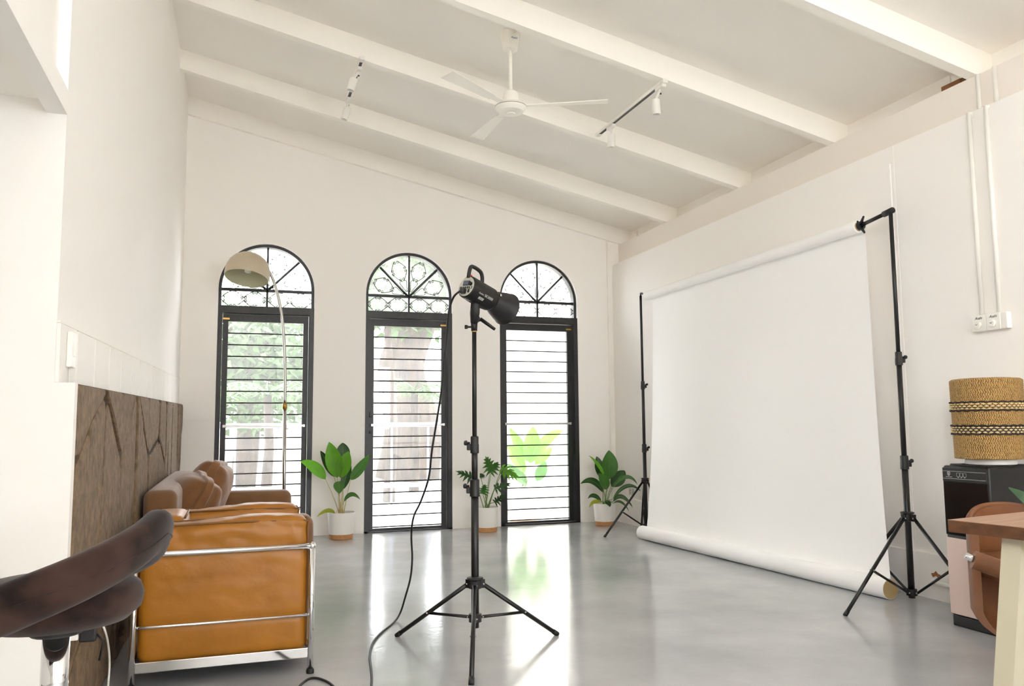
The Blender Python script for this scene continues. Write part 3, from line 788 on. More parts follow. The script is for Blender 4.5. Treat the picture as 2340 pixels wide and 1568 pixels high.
# --- tripod stands
def knob(par, p, d, r=.012, l=.028, m_=None):
    mx = frame_mx(p, d, (0, .3, 1))
    MB().lathe([(r*.45, 0), (r*.45, l*.45), (r, l*.5), (r*1.05, l*.75), (r*.8, l)], 8, mx).build('knob', m_ or M_PLASTIC, par, smooth=True)
def tripod(name, label, base, H, joints, legs, hub_z, spread_z, low_z, radii, group=None, brace_t=.55):
    """legs: list of world foot points; joints: heights of clamps; column from low_z to H"""
    T = thing(name, label, 'stand', (base[0], base[1], 0), group=group)
    B = Vector((base[0], base[1], 0))
    zs = [low_z]+sorted(joints)+[H]
    for k in range(len(zs)-1):
        MB().tube([(0, 0, zs[k]), (0, 0, zs[k+1])], radii[k], 14).build('tube', M_STAND, T, smooth=True)
    for k, z in enumerate(sorted(joints)):
        r = radii[k]
        cl = MB().lathe([(r+.003, -.042), (r+.006, -.04), (r+.006, .0), (r+.0045, .004), (r+.0045, .036), (r+.002, .04)], 14, Matrix.Translation((0, 0, z))).build('clamp', M_PLASTIC, T, auto=.5)
        d = (CR*(-1 if (name == 'light_stand' or k == 9) else 1)+CF*.1); d.z = 0
        MB().rbox(Vector((0, 0, z-.012))+d.normalized()*(r+.012), (.02, .02, .03), .004).build('clamp_lug', M_PLASTIC, cl)
        knob(cl, Vector((0, 0, z+.008))+d.normalized()*(r+.008), d)
    r0 = radii[0]
    hub = MB().lathe([(r0+.002, -.028), (r0+.012, -.024), (r0+.012, .014), (r0+.02, .018), (r0+.02, .026), (r0+.002, .030)], 16, Matrix.Translation((0, 0, hub_z))).build('hub', M_PLASTIC, T, auto=.5)
    sp = MB().lathe([(r0+.002, -.02), (r0+.012, -.018), (r0+.012, .018), (r0+.002, .02)], 14, Matrix.Translation((0, 0, spread_z))).build('spreader', M_PLASTIC, T, auto=.5)
    for f in legs:
        F = Vector(f)-B; F.z = .006; d = Vector((F.x, F.y, 0)).normalized(); sd = Vector((-d.y, d.x, 0))
        top = d*(r0+.022)+Vector((0, 0, hub_z-.008))
        lg = MB().tube([top, F], .0105, 10).build('leg', M_STAND, T, smooth=True)
        MB().tube([F+(top-F).normalized()*.028, F-(top-F).normalized()*.004], .0125, 10).build('foot', M_PLASTIC, lg, smooth=True)
        mid = top.lerp(F, brace_t); s0 = d*(r0+.018)+Vector((0, 0, spread_z))
        br = MB().tube([s0, mid], .0075, 8).build('brace', M_STAND, T, smooth=True)
        for p in (s0, mid, top):
            MB().tube([p-sd*.0135, p+sd*.0135], .0048, 8).build('rivet', M_STEEL, br, smooth=True)
        MB().box(-.012, .012, -.010, .010, -.02, .02, Matrix.Translation(d*(r0+.018)+Vector((0, 0, hub_z-.006))) @ Matrix.Rotation(math.atan2(d.y, d.x), 4, 'Z')).build('leg_bracket', M_PLASTIC, hub)
    return T
LS = Vector((1.096, 3.80, 0))
HEADZ = 1.525
tripod('light_stand', 'black tripod light stand in the middle of the floor', LS, HEADZ, [.955, .75], [onz(907, 1455), onz(1273, 1452), onz(1077, 1566)], .305, .145, .10, [.0185, .0150, .0112])

# --- studio strobe on the light stand
def strobe():
    D0 = LS.x*CF.x+LS.y*CF.y      # approximate distance along the view
    def at(px, py, depth): v = ray(px, py); return CC+v*depth
    dep = (Vector((LS.x, LS.y, HEADZ))-CC).dot(CF)
    ax = (CR*.185-CU*.098+CF*.205).normalized()
    mid = at(1103, 676, dep)
    rear = mid-ax*.118
    upv = CU-ax*CU.dot(ax); upv.normalize()
    base = Vector((LS.x, LS.y, HEADZ))
    T = thing('studio_strobe', 'black studio flash head with reflector on the light stand', 'flash', base)
    mx = Matrix.Translation(-base) @ frame_mx(rear, ax, upv)      # local: Z along axis, Y up, X = picture-left
    MB().lathe([(.051, 0), (.056, .004), (.058, .02), (.058, .165), (.053, .172), (.050, .19)], 36, mx).build('body', M_DARKG, T, auto=.5)
    for k in range(9):
        a = -PI/2-.9+k*.20
        MB().tube([mx @ Vector((.0583*math.cos(a), .0583*math.sin(a), .045)), mx @ Vector((.0583*math.cos(a), .0583*math.sin(a), .15))], .0014, 4).build('vent_rib', M_PLASTIC, T)
    rf = MB().lathe([(.048, .178), (.051, .182), (.052, .20), (.060, .215), (.074, .262), (.082, .296), (.084, .298), (.084, .302), (.0815, .302), (.072, .262), (.058, .216), (.044, .20)], 40, mx, capa=False, capb=True).build('reflector', M_PLASTIC, T, auto=.6)
    MB().rbox((-.047, .028, .186), (.016, .012, .012), .002, mx=mx).build('release_catch', M_STEEL, rf)
    pn = MB().lathe([(.0500, -.0012), (.0500, .001)], 36, mx).build('control_panel', M_PANEL, T)
    MB().rbox((.004, .017, -.002), (.042, .025, .003), .001, mx=mx).build('display_bezel', M_PLASTIC, pn)
    MB().rbox((.004, .017, -.0035), (.035, .019, .002), .0008, mx=mx).build('display', M_LCD, pn)
    MB().lathe([(.009, -.012), (.0095, -.001)], 16, mx @ Matrix.Translation((-.028, .012, 0))).build('dial', M_PLASTIC, pn, auto=.5)
    MB().rbox((0, -.006, -.0016), (.082, .0115, .0012), .0005, mx=mx).build('button_strip', M_PLASTIC, pn)
    for k in range(4):
        MB().lathe([(.0042, -.0032), (.0042, -.002)], 12, mx @ Matrix.Translation((.026-.0145*k, -.006, 0))).build('button', M_PANEL, pn)
        MB().lathe([(.0028, -.0045), (.0028, -.003)], 10, mx @ Matrix.Translation((.026-.0145*k, -.006, 0))).build('button_cap', M_PLASTIC, pn)
    MB().lathe([(.0038, -.004), (.0038, -.002)], 12, mx @ Matrix.Translation((-.033, -.006, 0))).build('test_button', M_WHITE, pn)
    MB().rbox((-.024, -.024, -.003), (.009, .017, .005), .001, mx=mx).build('power_switch', M_PLASTIC, pn)
    pl = MB().rbox((.006, -.027, -.010), (.028, .024, .022), .003, mx=mx).build('power_plug', M_PLASTIC, pn)
    MB().lathe([(.0015, .066), (.006, .063), (.007, .056)], 10, mx @ Matrix.Rotation(-PI/2, 4, 'X') @ Matrix.Translation((0, -.012, 0))).build('indicator_lamp', M_RED, T, smooth=True)
    hp = [(0, .044, -.002), (0, .078, -.006), (0, .098, -.004), (0, .106, .006), (0, .108, .035), (0, .103, .066), (0, .088, .082), (0, .070, .090), (0, .050, .094)]
    MB().tube([mx @ p for p in bez(hp, 4)], .0095, 10, flatten=(1.0, 1.0)).build('handle', M_PLASTIC, T, smooth=True)
    # lettering on the side that faces the camera
    def side_text(s, size, z, ang, nm):
        nrm = Vector((math.cos(ang), math.sin(ang), 0))
        tx = Vector((0, 0, 1)); ty = nrm.cross(tx)
        tm = Matrix((tx, ty, nrm)).transposed().to_4x4(); tm.translation = nrm*.0585+Vector((0, 0, z))
        return text_mesh(s, size, mx @ tm, nm, M_GREYP, T)
    # camera side: local X is picture-left, so the visible flank is where the normal meets the camera
    tocam = (CC-mid).normalized(); inv = frame_mx(rear, ax, upv).to_3x3().inverted(); lc = inv @ tocam
    ca = math.atan2(lc.y, lc.x)
    side_text('Godox', .012, .055, ca-.10, 'brand_print'); side_text('SK300II', .019, .108, ca-.10, 'model_print')
    nrm = Vector((math.cos(ca+.28), math.sin(ca+.28), 0))
    tm = Matrix((Vector((0, 0, 1)), nrm.cross(Vector((0, 0, 1))), nrm)).transposed().to_4x4(); tm.translation = nrm*.0590+Vector((0, 0, .068))
    MB().box(-.017, .017, -.0065, .0065, 0, .001, mx @ tm).build('sticker', M_PANEL, T)
    for k in range(3): MB().box(-.012, .012, -.0040+.0032*k, -.0028+.0032*k, .001, .0013, mx @ tm).build('sticker_print', M_INK, T)
    # tilt bracket
    low = mx @ Vector((0, -.055, .085))
    MB().tube([low+Vector((0, 0, .012)), Vector((0, 0, .03)).lerp(low, .45), Vector((0, 0, .022))], [.022, .024, .019], 12).build('bracket', M_PLASTIC, T, smooth=True)
    MB().tube([(0, 0, .026), (0, 0, -.02)], [.0175, .0145], 14).build('spigot_socket', M_PLASTIC, T, smooth=True)
    MB().tube([(0, 0, -.0205), (0, 0, -.024)], .0125, 12).build('brass_ring', M_BRASS, T)
    kd = -CR; MB().tube([kd*.012, kd*.03, kd*.034, kd*.046], [.005, .005, .010, .010], 10).build('lock_screw', M_PLASTIC, T, smooth=True)
    p0 = Vector((0, 0, .03)); t1 = p0+CR*.03+CU*.01; t2 = t1+CR*.072-CU*.052-CF*.01
    MB().tube([p0, t1], .012, 10).build('tilt_axle', M_PLASTIC, T, smooth=True)
    MB().tube([t1, t1.lerp(t2, .5), t2], [.009, .0085, .0075], 8).build('tilt_lever', M_DARKG, T, smooth=True)
    return base+(mx @ Vector((.010, -.027, -.02)))
plug = strobe()
def cord():
    px = [(1036, 680), (1025, 715), (1021, 765), (1014, 830), (1009, 890), (1000, 950), (987, 1030), (980, 1090), (962, 1145), (945, 1182), (940, 1225), (942, 1275), (938, 1320), (926, 1365), (915, 1400)]
    pts = [plug]
    for k, (x, y) in enumerate(px):
        t = (k+1)/len(px); pts.append(ony(x, y, plug.y+(4.52-plug.y)*t**1.1))
    fl = [onz(*p) for p in ((900, 1425), (870, 1450), (851, 1474), (845, 1505), (849, 1540), (848, 1575), (830, 1620), (795, 1612), (760, 1570), (735, 1556), (714, 1553), (697, 1560), (680, 1578), (640, 1640))]
    pts += [Vector((p.x, p.y, .0055)) for p in fl]
    o = MB().tube(bez(pts, 6), .0052, 8).build('black_cable', M_PLASTIC, None, smooth=True)
    tag(o, 'black cable hanging from the studio flash to the floor', 'cable')
cord()

# --- backdrop stands, roll and paper
BR = (3.812, 3.92); BL = (3.862, 7.31)
def bdlegs(c, foot):
    d = Vector((foot.x-c[0], foot.y-c[1])); L_ = d.length; out = []
    for k in range(3):
        a = math.atan2(d.y, d.x)+k*2*PI/3; out.append(Vector((c[0]+L_*math.cos(a), c[1]+L_*math.sin(a), 0)))
    return out
def keep(lst, c):
    r = []
    for p in lst:
        if p.x > XR-.03:
            d = p-Vector((c[0], c[1], 0)); s = (XR-.03-c[0])/d.x; p = Vector((c[0], c[1], 0))+Vector((d.x*s, (d.length**2-(d.x*s)**2)**.5*(1 if d.y > 0 else -1), 0))
        r.append(p)
    return r
fR = onz(1932, 1408); fL = onz(1382, 1228)
legsR = [fR, Vector((3.90, BR[1]+.60, 0)), Vector((3.90, BR[1]-.42, 0))]
legsL = [fL, Vector((3.935, BL[1]+.24, 0)), Vector((3.92, BL[1]-.42, 0))]
def bd_stand(c, legs, label): return tripod('backdrop_stand', label, c, 2.335, [1.43, .805], legs, .485, .045, .012, [.0185, .0155, .0125], group='backdrop stands', brace_t=.56)
bd_stand(BR, legsR, 'black backdrop stand beside the water dispenser')
bd_stand(BL, legsL, 'black backdrop stand in the corner by the third plant')
def backdrop():
    T = thing('paper_backdrop', 'white seamless paper backdrop hanging between two black stands', 'backdrop', (3.84, 5.7, 0))
    O = Vector((3.84, 5.7, 0))
    zr = 2.318; yn, yf = 4.215, 7.19; xt = lambda y: 3.828+.036*(y-4.2)/3.
    mxr = lambda y: Vector((xt(y), y, zr))-O
    MB().tube([mxr(yn), mxr(yf)], .042, 28).build('top_roll', M_PAPER, T, smooth=True, auto=.6)
    MB().tube([mxr(yn-.003), mxr(yn+.01)], .030, 20).build('roll_core', M_KRAFT, T)
    # sheet: falls from the back of the top roll and runs under the floor roll
    bn, bf = Vector((3.699, 3.985, .062)), Vector((3.545, 6.79, .062))
    def sheet(u, v):
        yt = 4.20+(7.135-4.20)*u; top = Vector((xt(yt)+.040, yt, zr-.004))
        c = bn.lerp(bf, u); sidev = Vector((c.x, c.y+.045, 0))
        bot = Vector((c.x+.072, c.y+.05, .062))
        if v < .86:
            t = v/.86; e = t**3
            p = top.lerp(bot, t); p.x = top.x+(bot.x-top.x)*(.35*t+.65*e); p.y = top.y+(bot.y-top.y)*(.3*t+.7*e)
            p.x += .004*math.sin(u*19+t*3)*t
        else:
            a = (v-.86)/.14*PI*.55
            p = Vector((c.x+.072*math.cos(a), c.y+.05*math.cos(a*.8), .062-.0605*math.sin(a)))
        return p-O
    MB().grid(sheet, 40, 40).build('paper_sheet', M_PAPER, T, smooth=True, recalc=False)
    fr = MB().tube([bn-O-Vector((0, .02, 0)), bf-O], .0605, 32).build('floor_roll', M_PAPER, T, smooth=True, auto=.6)
    d = (bf-bn).normalized()
    MB().tube([bn-O-Vector((0, .02, 0))-d*.002, bn-O-Vector((0, .02, 0))+d*.01], .0575, 32).build('roll_end', M_KRAFT, T)
    # crossbar and clamp pieces
    cb = thing('crossbar', 'black crossbar reaching from the near stand top into the paper roll', 'crossbar', (BR[0], BR[1], 2.3))
    CO = Vector((BR[0], BR[1], 2.3))
    p0 = Vector((BR[0], BR[1], 2.345)); p1 = Vector((xt(yn), yn-.002, zr))
    MB().tube([p0-CO, p1-CO], .0125, 12).build('bar', M_STAND, cb, smooth=True)
    MB().tube([p0-CO-(p1-p0).normalized()*.02, p0-CO+(p1-p0).normalized()*.06], .019, 12).build('hinge_sleeve', M_PLASTIC, cb, smooth=True)
    ring = p0.lerp(p1, .93)-CO
    MB().tube([ring-Vector((0, .012, 0)), ring+Vector((0, .012, 0))], .028, 14).build('hub', M_PLASTIC, cb)
    for dv in ((0, 0, 1), (0, 0, -1), (-1, 0, .3)):
        dv = Vector(dv).normalized()
        MB().tube([ring, ring+dv*.03+Vector((0, -.012, 0)), ring+dv*.055+Vector((0, -.03, 0))], [.010, .009, .006], 8).build('tension_wing', M_PLASTIC, cb, smooth=True)
    hk = MB().tube([Vector((BL[0], BL[1], 2.335)), Vector((BL[0]-.004, BL[1]-.01, 2.36)), Vector((BL[0]-.006, BL[1]-.04, 2.355)), Vector((xt(yf), yf+.004, zr))], .009, 8).build('roll_hook', M_PLASTIC, None, smooth=True)
    tag(hk, 'small black hook holding the far end of the paper roll', 'hook')
backdrop()

# --- plants
def leaf_obj(T, O, base, tip, via, width, m_, Y, dy=0, fold=.25, name='leaf', lobes=0):
    """leaf blade along a quadratic path given by picture points taken at depth Y; dy = how far the tip leans towards the viewer"""
    B = ony(base[0], base[1], Y); E_ = ony(tip[0], tip[1], Y-dy)
    if via: V_ = ony(via[0], via[1], Y-dy*.4)
    else:
        V_ = (B+E_)/2+Vector((0, -.012, .006))
    ctrl = V_*2-(B+E_)/2
    path = lambda t: B*(1-t)**2+ctrl*2*t*(1-t)+E_*t*t
    wv = width*Y/1862/2*1.02
    n = 12; vs = []; fs = []
    look = Vector((-.15, -1, .25)).normalized()
    for i in range(n+1):
        t = i/n; p = path(t); tg = (path(min(1, t+.02))-path(max(0, t-.02))).normalized()
        sd = tg.cross(look); 
        if sd.length < .05: sd = Vector((1, 0, 0))
        sd.normalize(); nr = sd.cross(tg)
        wd = wv*(math.sin(PI*min(1, t**.85*1.0))**.8)*1.0 if 0 < t < 1 else 0.0005
        if lobes: wd *= (.45+.55*abs(math.sin(PI*lobes*t)))
        und = math.sin(t*9)*.003
        for s_, f_ in ((-1, 1), (-.5, .45), (0, 0), (.5, .45), (1, 1)):
            vs.append(p+sd*wd*s_-nr*(-f_*wd*fold)+nr*und*abs(s_)-O)
    for i in range(n):
        for k in range(4):
            a = i*5+k; fs.append((a, a+1, a+6, a+5))
    o = MB().add(vs, fs).build(name, m_, T, smooth=True, recalc=False)
    MB().tube([path(t/8*.92)-O+Vector((0, -.0015, 0)) for t in range(9)], [.0022*(1-.8*t/8) for t in range(9)], 4).build('midrib', M_STEMG, o, smooth=True)
    return B
def lobed_leaf(T, O, base, tip, width, m_, Y, dy=0):
    B = ony(base[0], base[1], Y); E_ = ony(tip[0], tip[1], Y-dy); ax = E_-B; L_ = ax.length; a = ax.normalized()
    look = Vector((-.1, -.9, .45)).normalized(); sd = a.cross(look).normalized(); nr = sd.cross(a); W_ = width*Y/1862
    b = MB()
    for k, (t, sp, ln) in enumerate([(.0, 1.5, .46), (.12, 1.15, .56), (.28, .85, .56), (.45, .6, .5), (.6, .35, .45)]):
        for s_ in (-1, 1):
            d = (a*math.cos(sp)+sd*s_*math.sin(sp)).normalized(); l = ln*max(W_, L_*.75); o0 = B+a*L_*t
            pr = sd*s_*math.cos(sp)-a*math.sin(sp); wl_ = l*.17
            p = [o0-pr*wl_*.5, o0+d*l*.45-pr*wl_, o0+d*l-nr*l*-.15-Vector((0, 0, l*.28)), o0+d*l*.45+pr*wl_, o0+pr*wl_*.5]
            b.add([q-O for q in p], [(0, 1, 2, 3, 4)])
    l = L_; b.add([q-O for q in (B+a*l*.35-sd*W_*.05, B+a*l*.7-sd*W_*.10, E_, B+a*l*.7+sd*W_*.10, B+a*l*.35+sd*W_*.05)], [(0, 1, 2, 3, 4)])
    b.add([q-O for q in (B-a*l*.05, B+sd*W_*.14+a*l*.1, B+sd*W_*.10+a*l*.6, B+a*l*.7, B-sd*W_*.10+a*l*.6, B-sd*W_*.14+a*l*.1)], [(0, 1, 2, 3, 4, 5)])
    b.build('leaf', m_, T, recalc=False)
    return B
def pot(T, rt, rb, h, cork=.045, m_=None):
    p = MB().lathe([(rb+.0005, cork), (rb+(rt-rb)*.1, cork+.004), (rt, h), (rt-.006, h+.001), (rt-.01, h-.03)], 40, capa=True, capb=False).build('pot', m_ or M_POT, T, auto=.7)
    if cork: MB().lathe([(rb-.006, 0), (rb-.002, .004), (rb, cork)], 40).build('cork_base', M_CORK, T, auto=.7)
    MB().lathe([(.001, h-.03), (rt-.012, h-.03)], 30, capa=False, capb=False).build('soil', M_SOIL, T)
def plant(name, label, base, rt, rb, h, leaves, stem_m, srcpx, Y, lob=False, tilt=0, spread=.02):
    T = thing(name, label, 'potted plant', base, group=None); O = Vector(base)
    pot(T, rt, rb, h); src = Vector((base[0], base[1], h-.03))
    for k, lf in enumerate(leaves):
        bs, tp, via, wd, m_, dy, yo = lf
        if lob: Bp = lobed_leaf(T, O, bs, tp, wd, m_, Y-yo, dy)
        else: Bp = leaf_obj(T, O, bs, tp, via, wd, m_, Y-yo, dy)
        s0 = src+Vector((math.sin(k*2.4)*spread, math.cos(k*2.4)*spread, 0))
        mid = s0.lerp(Bp, .5)+Vector((0, 0, .02+.03*(Bp.z < h)))
        if (Bp-s0).length > .05:
            MB().tube([p-O for p in bez([s0, mid, Bp], 5)], [.0048-.0022*j/10 for j in range(11)], 6).build('stem', stem_m, T, smooth=True)
YA = 7.90
plant('potted_plant', 'bright broad-leaved plant in a white pot between the first two doors', (.970, 7.885, 0), .128, .112, .243, [
    ((771, 1092), (752, 1010), None, 36, M_LEAFB, .05, .05), ((784, 1056), (783, 1012), None, 30, M_LEAFD, -.03, -.06), ((777, 1092), (797, 1031), None, 31, M_LEAFB, .05, .06),
    ((764, 1090), (732, 1030), None, 19, M_LEAFD, .0, -.03), ((782, 1120), (801, 1056), None, 20, M_LEAFD, .0, .0), ((744, 1096), (686, 1055), (718, 1068), 25, M_LEAFB, .08, .03),
    ((801, 1097), (846, 1037), (822, 1071), 22, M_LEAFM, .05, .03), ((774, 1100), (775, 1129), None, 24, M_LEAFM, .08, .09), ((786, 1147), (823, 1142), (803, 1130), 10, M_LEAFM, .05, .04), ((766, 1174), (724, 1182), (748, 1167), 9, M_LEAFY, .05, .05)], M_STEMP, None, YA)
plant('potted_plant', 'split-leaf plant in a white pot behind the light stand', (2.385, 7.86, 0), .125, .11, .238, [
    ((1123, 1076), (1109, 1042), None, 44, M_LEAFM, .05, .04), ((1147, 1070), (1188, 1094), None, 38, M_LEAFB, .05, .0), ((1081, 1092), (1040, 1076), None, 30, M_LEAFD, .02, .0), ((1132, 1116), (1170, 1104), None, 26, M_LEAFD, .02, .05),
    ((1103, 1128), (1109, 1106), None, 30, M_LEAFM, .05, .08), ((1131, 1148), (1154, 1130), None, 26, M_LEAFD, .05, .08), ((1097, 1086), (1107, 1088), None, 16, M_LEAFD, .0, -.04), ((1120, 1078), (1140, 1056), None, 34, M_LEAFM, .03, .0), ((1150, 1076), (1172, 1082), None, 26, M_LEAFB, .03, .04)], M_STEMG, None, 7.86, lob=True)
plant('potted_plant', 'dark glossy leafy plant in a white pot in the corner', (3.675, 7.86, 0), .118, .104, .225, [
    ((1391, 1096), (1391, 1029), None, 42, M_LEAFM, .03, .0), ((1373, 1092), (1363, 1043), None, 24, M_LEAFD, -.02, -.05), ((1380, 1088), (1345, 1041), (1367, 1063), 9, M_LEAFB, .05, .04), ((1397, 1112), (1428, 1076), None, 34, M_LEAFD, .0, -.04),
    ((1388, 1118), (1367, 1082), None, 27, M_LEAFM, .08, .07), ((1378, 1126), (1326, 1106), (1355, 1100), 17, M_LEAFD, .10, .05), ((1399, 1116), (1457, 1108), (1430, 1090), 10, M_LEAFM, .12, .22), ((1400, 1141), (1464, 1123), (1432, 1111), 10, M_LEAFD, .12, .26),
    ((1374, 1146), (1343, 1140), (1357, 1133), 11, M_LEAFD, .08, .04), ((1376, 1148), (1346, 1160), (1358, 1147), 9, M_LEAFY, .05, .05), ((1401, 1147), (1446, 1160), (1420, 1135), 11, M_LEAFD, .12, .2), ((1402, 1150), (1437, 1169), (1420, 1148), 6, M_LEAFD, .1, .18), ((1384, 1144), (1394, 1159), None, 13, M_LEAFD, .09, .09)], M_STEMG, None, 7.86)
T_out = 9.05
pb = ony(1197, 1195, T_out)
plant('potted_plant', 'tall broad-leaved plant in a white tub outside the third door', (pb.x, T_out, -.08), .20, .16, .36, [
    ((1211, 1060), (1218, 974), None, 42, M_LEAFB, .0, .0), ((1204, 1055), (1163, 977), None, 26, M_LEAFB, .0, -.06), ((1216, 1050), (1287, 984), (1250, 1005), 26, M_LEAFB, .0, .05), ((1200, 1082), (1158, 1020), (1176, 1040), 32, M_LEAFB, .05, .05), ((1226, 1100), (1247, 1054), None, 27, M_LEAFM, .05, .08), ((1204, 1108), (1158, 1060), None, 26, M_LEAFM, .05, .0), ((1222, 1062), (1262, 1022), None, 24, M_LEAFB, .0, -.08)], M_STEMG, None, T_out)

# --- water dispenser and woven bottle cover
def dispenser():
    x0, x1, y0, y1, H = 3.54, 3.855, 3.105, 3.385, .818
    cx, cy = (x0+x1)/2, (y0+y1)/2; hx, hy = (x1-x0)/2, (y1-y0)/2
    T = thing('water_dispenser', 'black and pale pink floor water dispenser by the right wall', 'water dispenser', (cx, cy, 0))
    MB().rbox((0, 0, .0275), (2*hx-.01, 2*hy-.01, .055), .006).build('plinth', M_DARKG, T)
    MB().rbox((0, 0, .055+(H-.055)/2), (2*hx, 2*hy, H-.055), .014, seg=3).build('body', M_DARKG, T, auto=.6)
    MB().rbox((0, 0, H+.003), (2*hx-.05, 2*hy-.05, .012), .005).build('top_tray', M_DARKG, T)
    fx = -hx-.001
    MB().rbox((fx-.002, 0, .255), (.01, 2*hy-.014, .385), .003).build('lower_door', M_PINK, T)
    MB().rbox((fx-.002, 0, .60), (.008, 2*hy-.014, .275), .003).build('glass_front', M_GLOSSB, T)
    hd = MB().rbox((fx-.003, 0, .772), (.01, 2*hy-.014, .07), .003).build('control_panel', M_DARKG, T)
    for z in (.790, .752): MB().box(fx-.0088, fx-.008, -hy+.01, hy-.01, z-.0008, z+.0008).build('panel_line', M_GREYP, hd)
    # shield emblem and three key squares
    sh = [(-.009, .010), (0, .013), (.009, .010), (.009, 0), (.005, -.007), (0, -.011), (-.005, -.007), (-.009, 0)]
    for sc, m_, dx in ((1, M_GREYP, .0088), (.72, M_DARKG, .0093), (.42, M_GREYP, .0098)):
        MB().prism([(.092-u*sc, .775+v*sc) for u, v in sh], 0, fx-dx, fx-dx+.0006).build('emblem', m_, hd)
    MB().box(fx-.0088, fx-.008, .072, .112, .7595, .7615).build('emblem_print', M_GREYP, hd)
    for k in range(3):
        y = .034-.020*k
        b = MB()
        for (a0, a1, b0, b1) in ((-.009, .009, .0085, .0093), (-.009, .009, -.0093, -.0085), (-.0093, -.0085, -.009, .009), (.0085, .0093, -.009, .009)):
            b.box(fx-.0088, fx-.008, y+a0, y+a1, .773+b0, .773+b1)
        b.box(fx-.0088, fx-.008, y-.003, y+.003, .7585, .762)
        b.build('key_mark', M_GREYP, hd)
    return (cx, cy, H)
dc = dispenser()
def bottle_cover():
    base = (dc[0]+.015, dc[1]-.005, dc[2]+.009)
    nk = MB().lathe([(.118, 0), (.12, .004), (.118, .024), (.11, .028)], 36).build('bottle_neck_ring', M_WHITE, None, auto=.6); nk.location = base
    tag(nk, 'white plastic ring between dispenser top and woven cover', 'ring')
    T = thing('woven_cover', 'woven seagrass cylinder cover with two dark banded stripes on the dispenser', 'basket', (base[0], base[1], base[2]+.028))
    Rb, Rt, H = .163, .168, .405
    rows = 42
    prof = [(Rb-.012, 0)]
    for k in range(rows):
        z = H*k/rows; r = Rb+(Rt-Rb)*k/rows
        prof += [(r-.0005, z), (r+.0022, z+H/rows*.5)]
    prof += [(Rt-.002, H), (Rt-.012, H+.006), (Rt-.04, H+.009), (.002, H+.010)]
    MB().lathe(prof, 56, capa=True, capb=False).build('weave', M_WOVEN, T, smooth=True)
    dark = mat('dark_plait', (44, 34, 36), .8); straw = mat('pale_straw', (226, 204, 150), .7)
    for zc in (.268, .148):
        for dz in (.0215, -.0215):
            pts = [((Rb+.0055+.003*math.sin(22*a+zc))*math.cos(a), (Rb+.0055+.003*math.sin(22*a+zc))*math.sin(a), zc+dz+.0022*math.cos(22*a)) for a in [2*PI*k/132 for k in range(132)]]
            MB().tube(pts, .0042, 6, closed=True).build('dark_stripe', dark, T, smooth=True)
        MB().lathe([(Rb+.003, zc-.018), (Rb+.0045, zc), (Rb+.003, zc+.018)], 56, capa=False, capb=False).build('band_ground', dark, T, smooth=True)
        b = MB()
        for row in range(3):
            for k in range(40):
                a = 2*PI*(k+.5*(row % 2))/40; z = zc+(row-1)*.0118
                p = [Vector(((Rb+.0062)*math.cos(a+d), (Rb+.0062)*math.sin(a+d), z)) for d in (-.062, 0, .062)]
                b.tube(p, [.001, .0052, .001], 6)
        s = b.build('straw_plaits', straw, T, smooth=True); s['kind'] = 'stuff'
bottle_cover()

# --- table, chair and a plant at the right edge
def table():
    c = onz(2165, 1188, .75); ex = (onz(2340, 1170, .75)-c); ex.z = 0; ex.normalize(); ey = Vector((ex.y, -ex.x, 0))
    if ey.y > 0: ey = -ey
    T = thing('wooden_table', 'walnut topped table with cream steel legs at the right edge', 'table', (c.x, c.y, 0), math.atan2(ex.y, ex.x))
    # local: +X along the far edge, -Y towards the camera
    Lx, Ly, th = 1.45, .72, .036
    MB().rbox((Lx/2, -Ly/2, .75-th/2-.0005), (Lx, Ly, th), .002, seg=1).build('table_edge', M_WOODE, T)
    MB().box(.0008, Lx-.0008, -Ly+.0008, -.0008, .7492, .7505).build('table_top', M_WOOD, T)
    for lx in (.074, Lx-.074):
        for ly in (-.17, -Ly+.17):
            sx = -1 if lx < Lx/2 else 1; sy = 1 if ly > -Ly/2 else -1
            t = Vector((lx, ly, .75-th)); bt = t+Vector((sx*.07, sy*.05, -(.75-th)))
            hw_, hd_ = .038, .028
            vs = [(p.x+a*hw_, p.y+b_*hd_, p.z) for p in (bt, t) for a, b_ in ((-1, -1), (1, -1), (1, 1), (-1, 1))]
            MB().add(vs, [(0, 3, 2, 1), (4, 5, 6, 7), (0, 1, 5, 4), (1, 2, 6, 5), (2, 3, 7, 6), (3, 0, 4, 7)]).build('leg', M_CREAM, T)
        MB().box(lx-.03, lx+.03, -Ly+.17, -.17, .75-th-.05, .75-th).build('cross_rail', M_CREAM, T)
table()
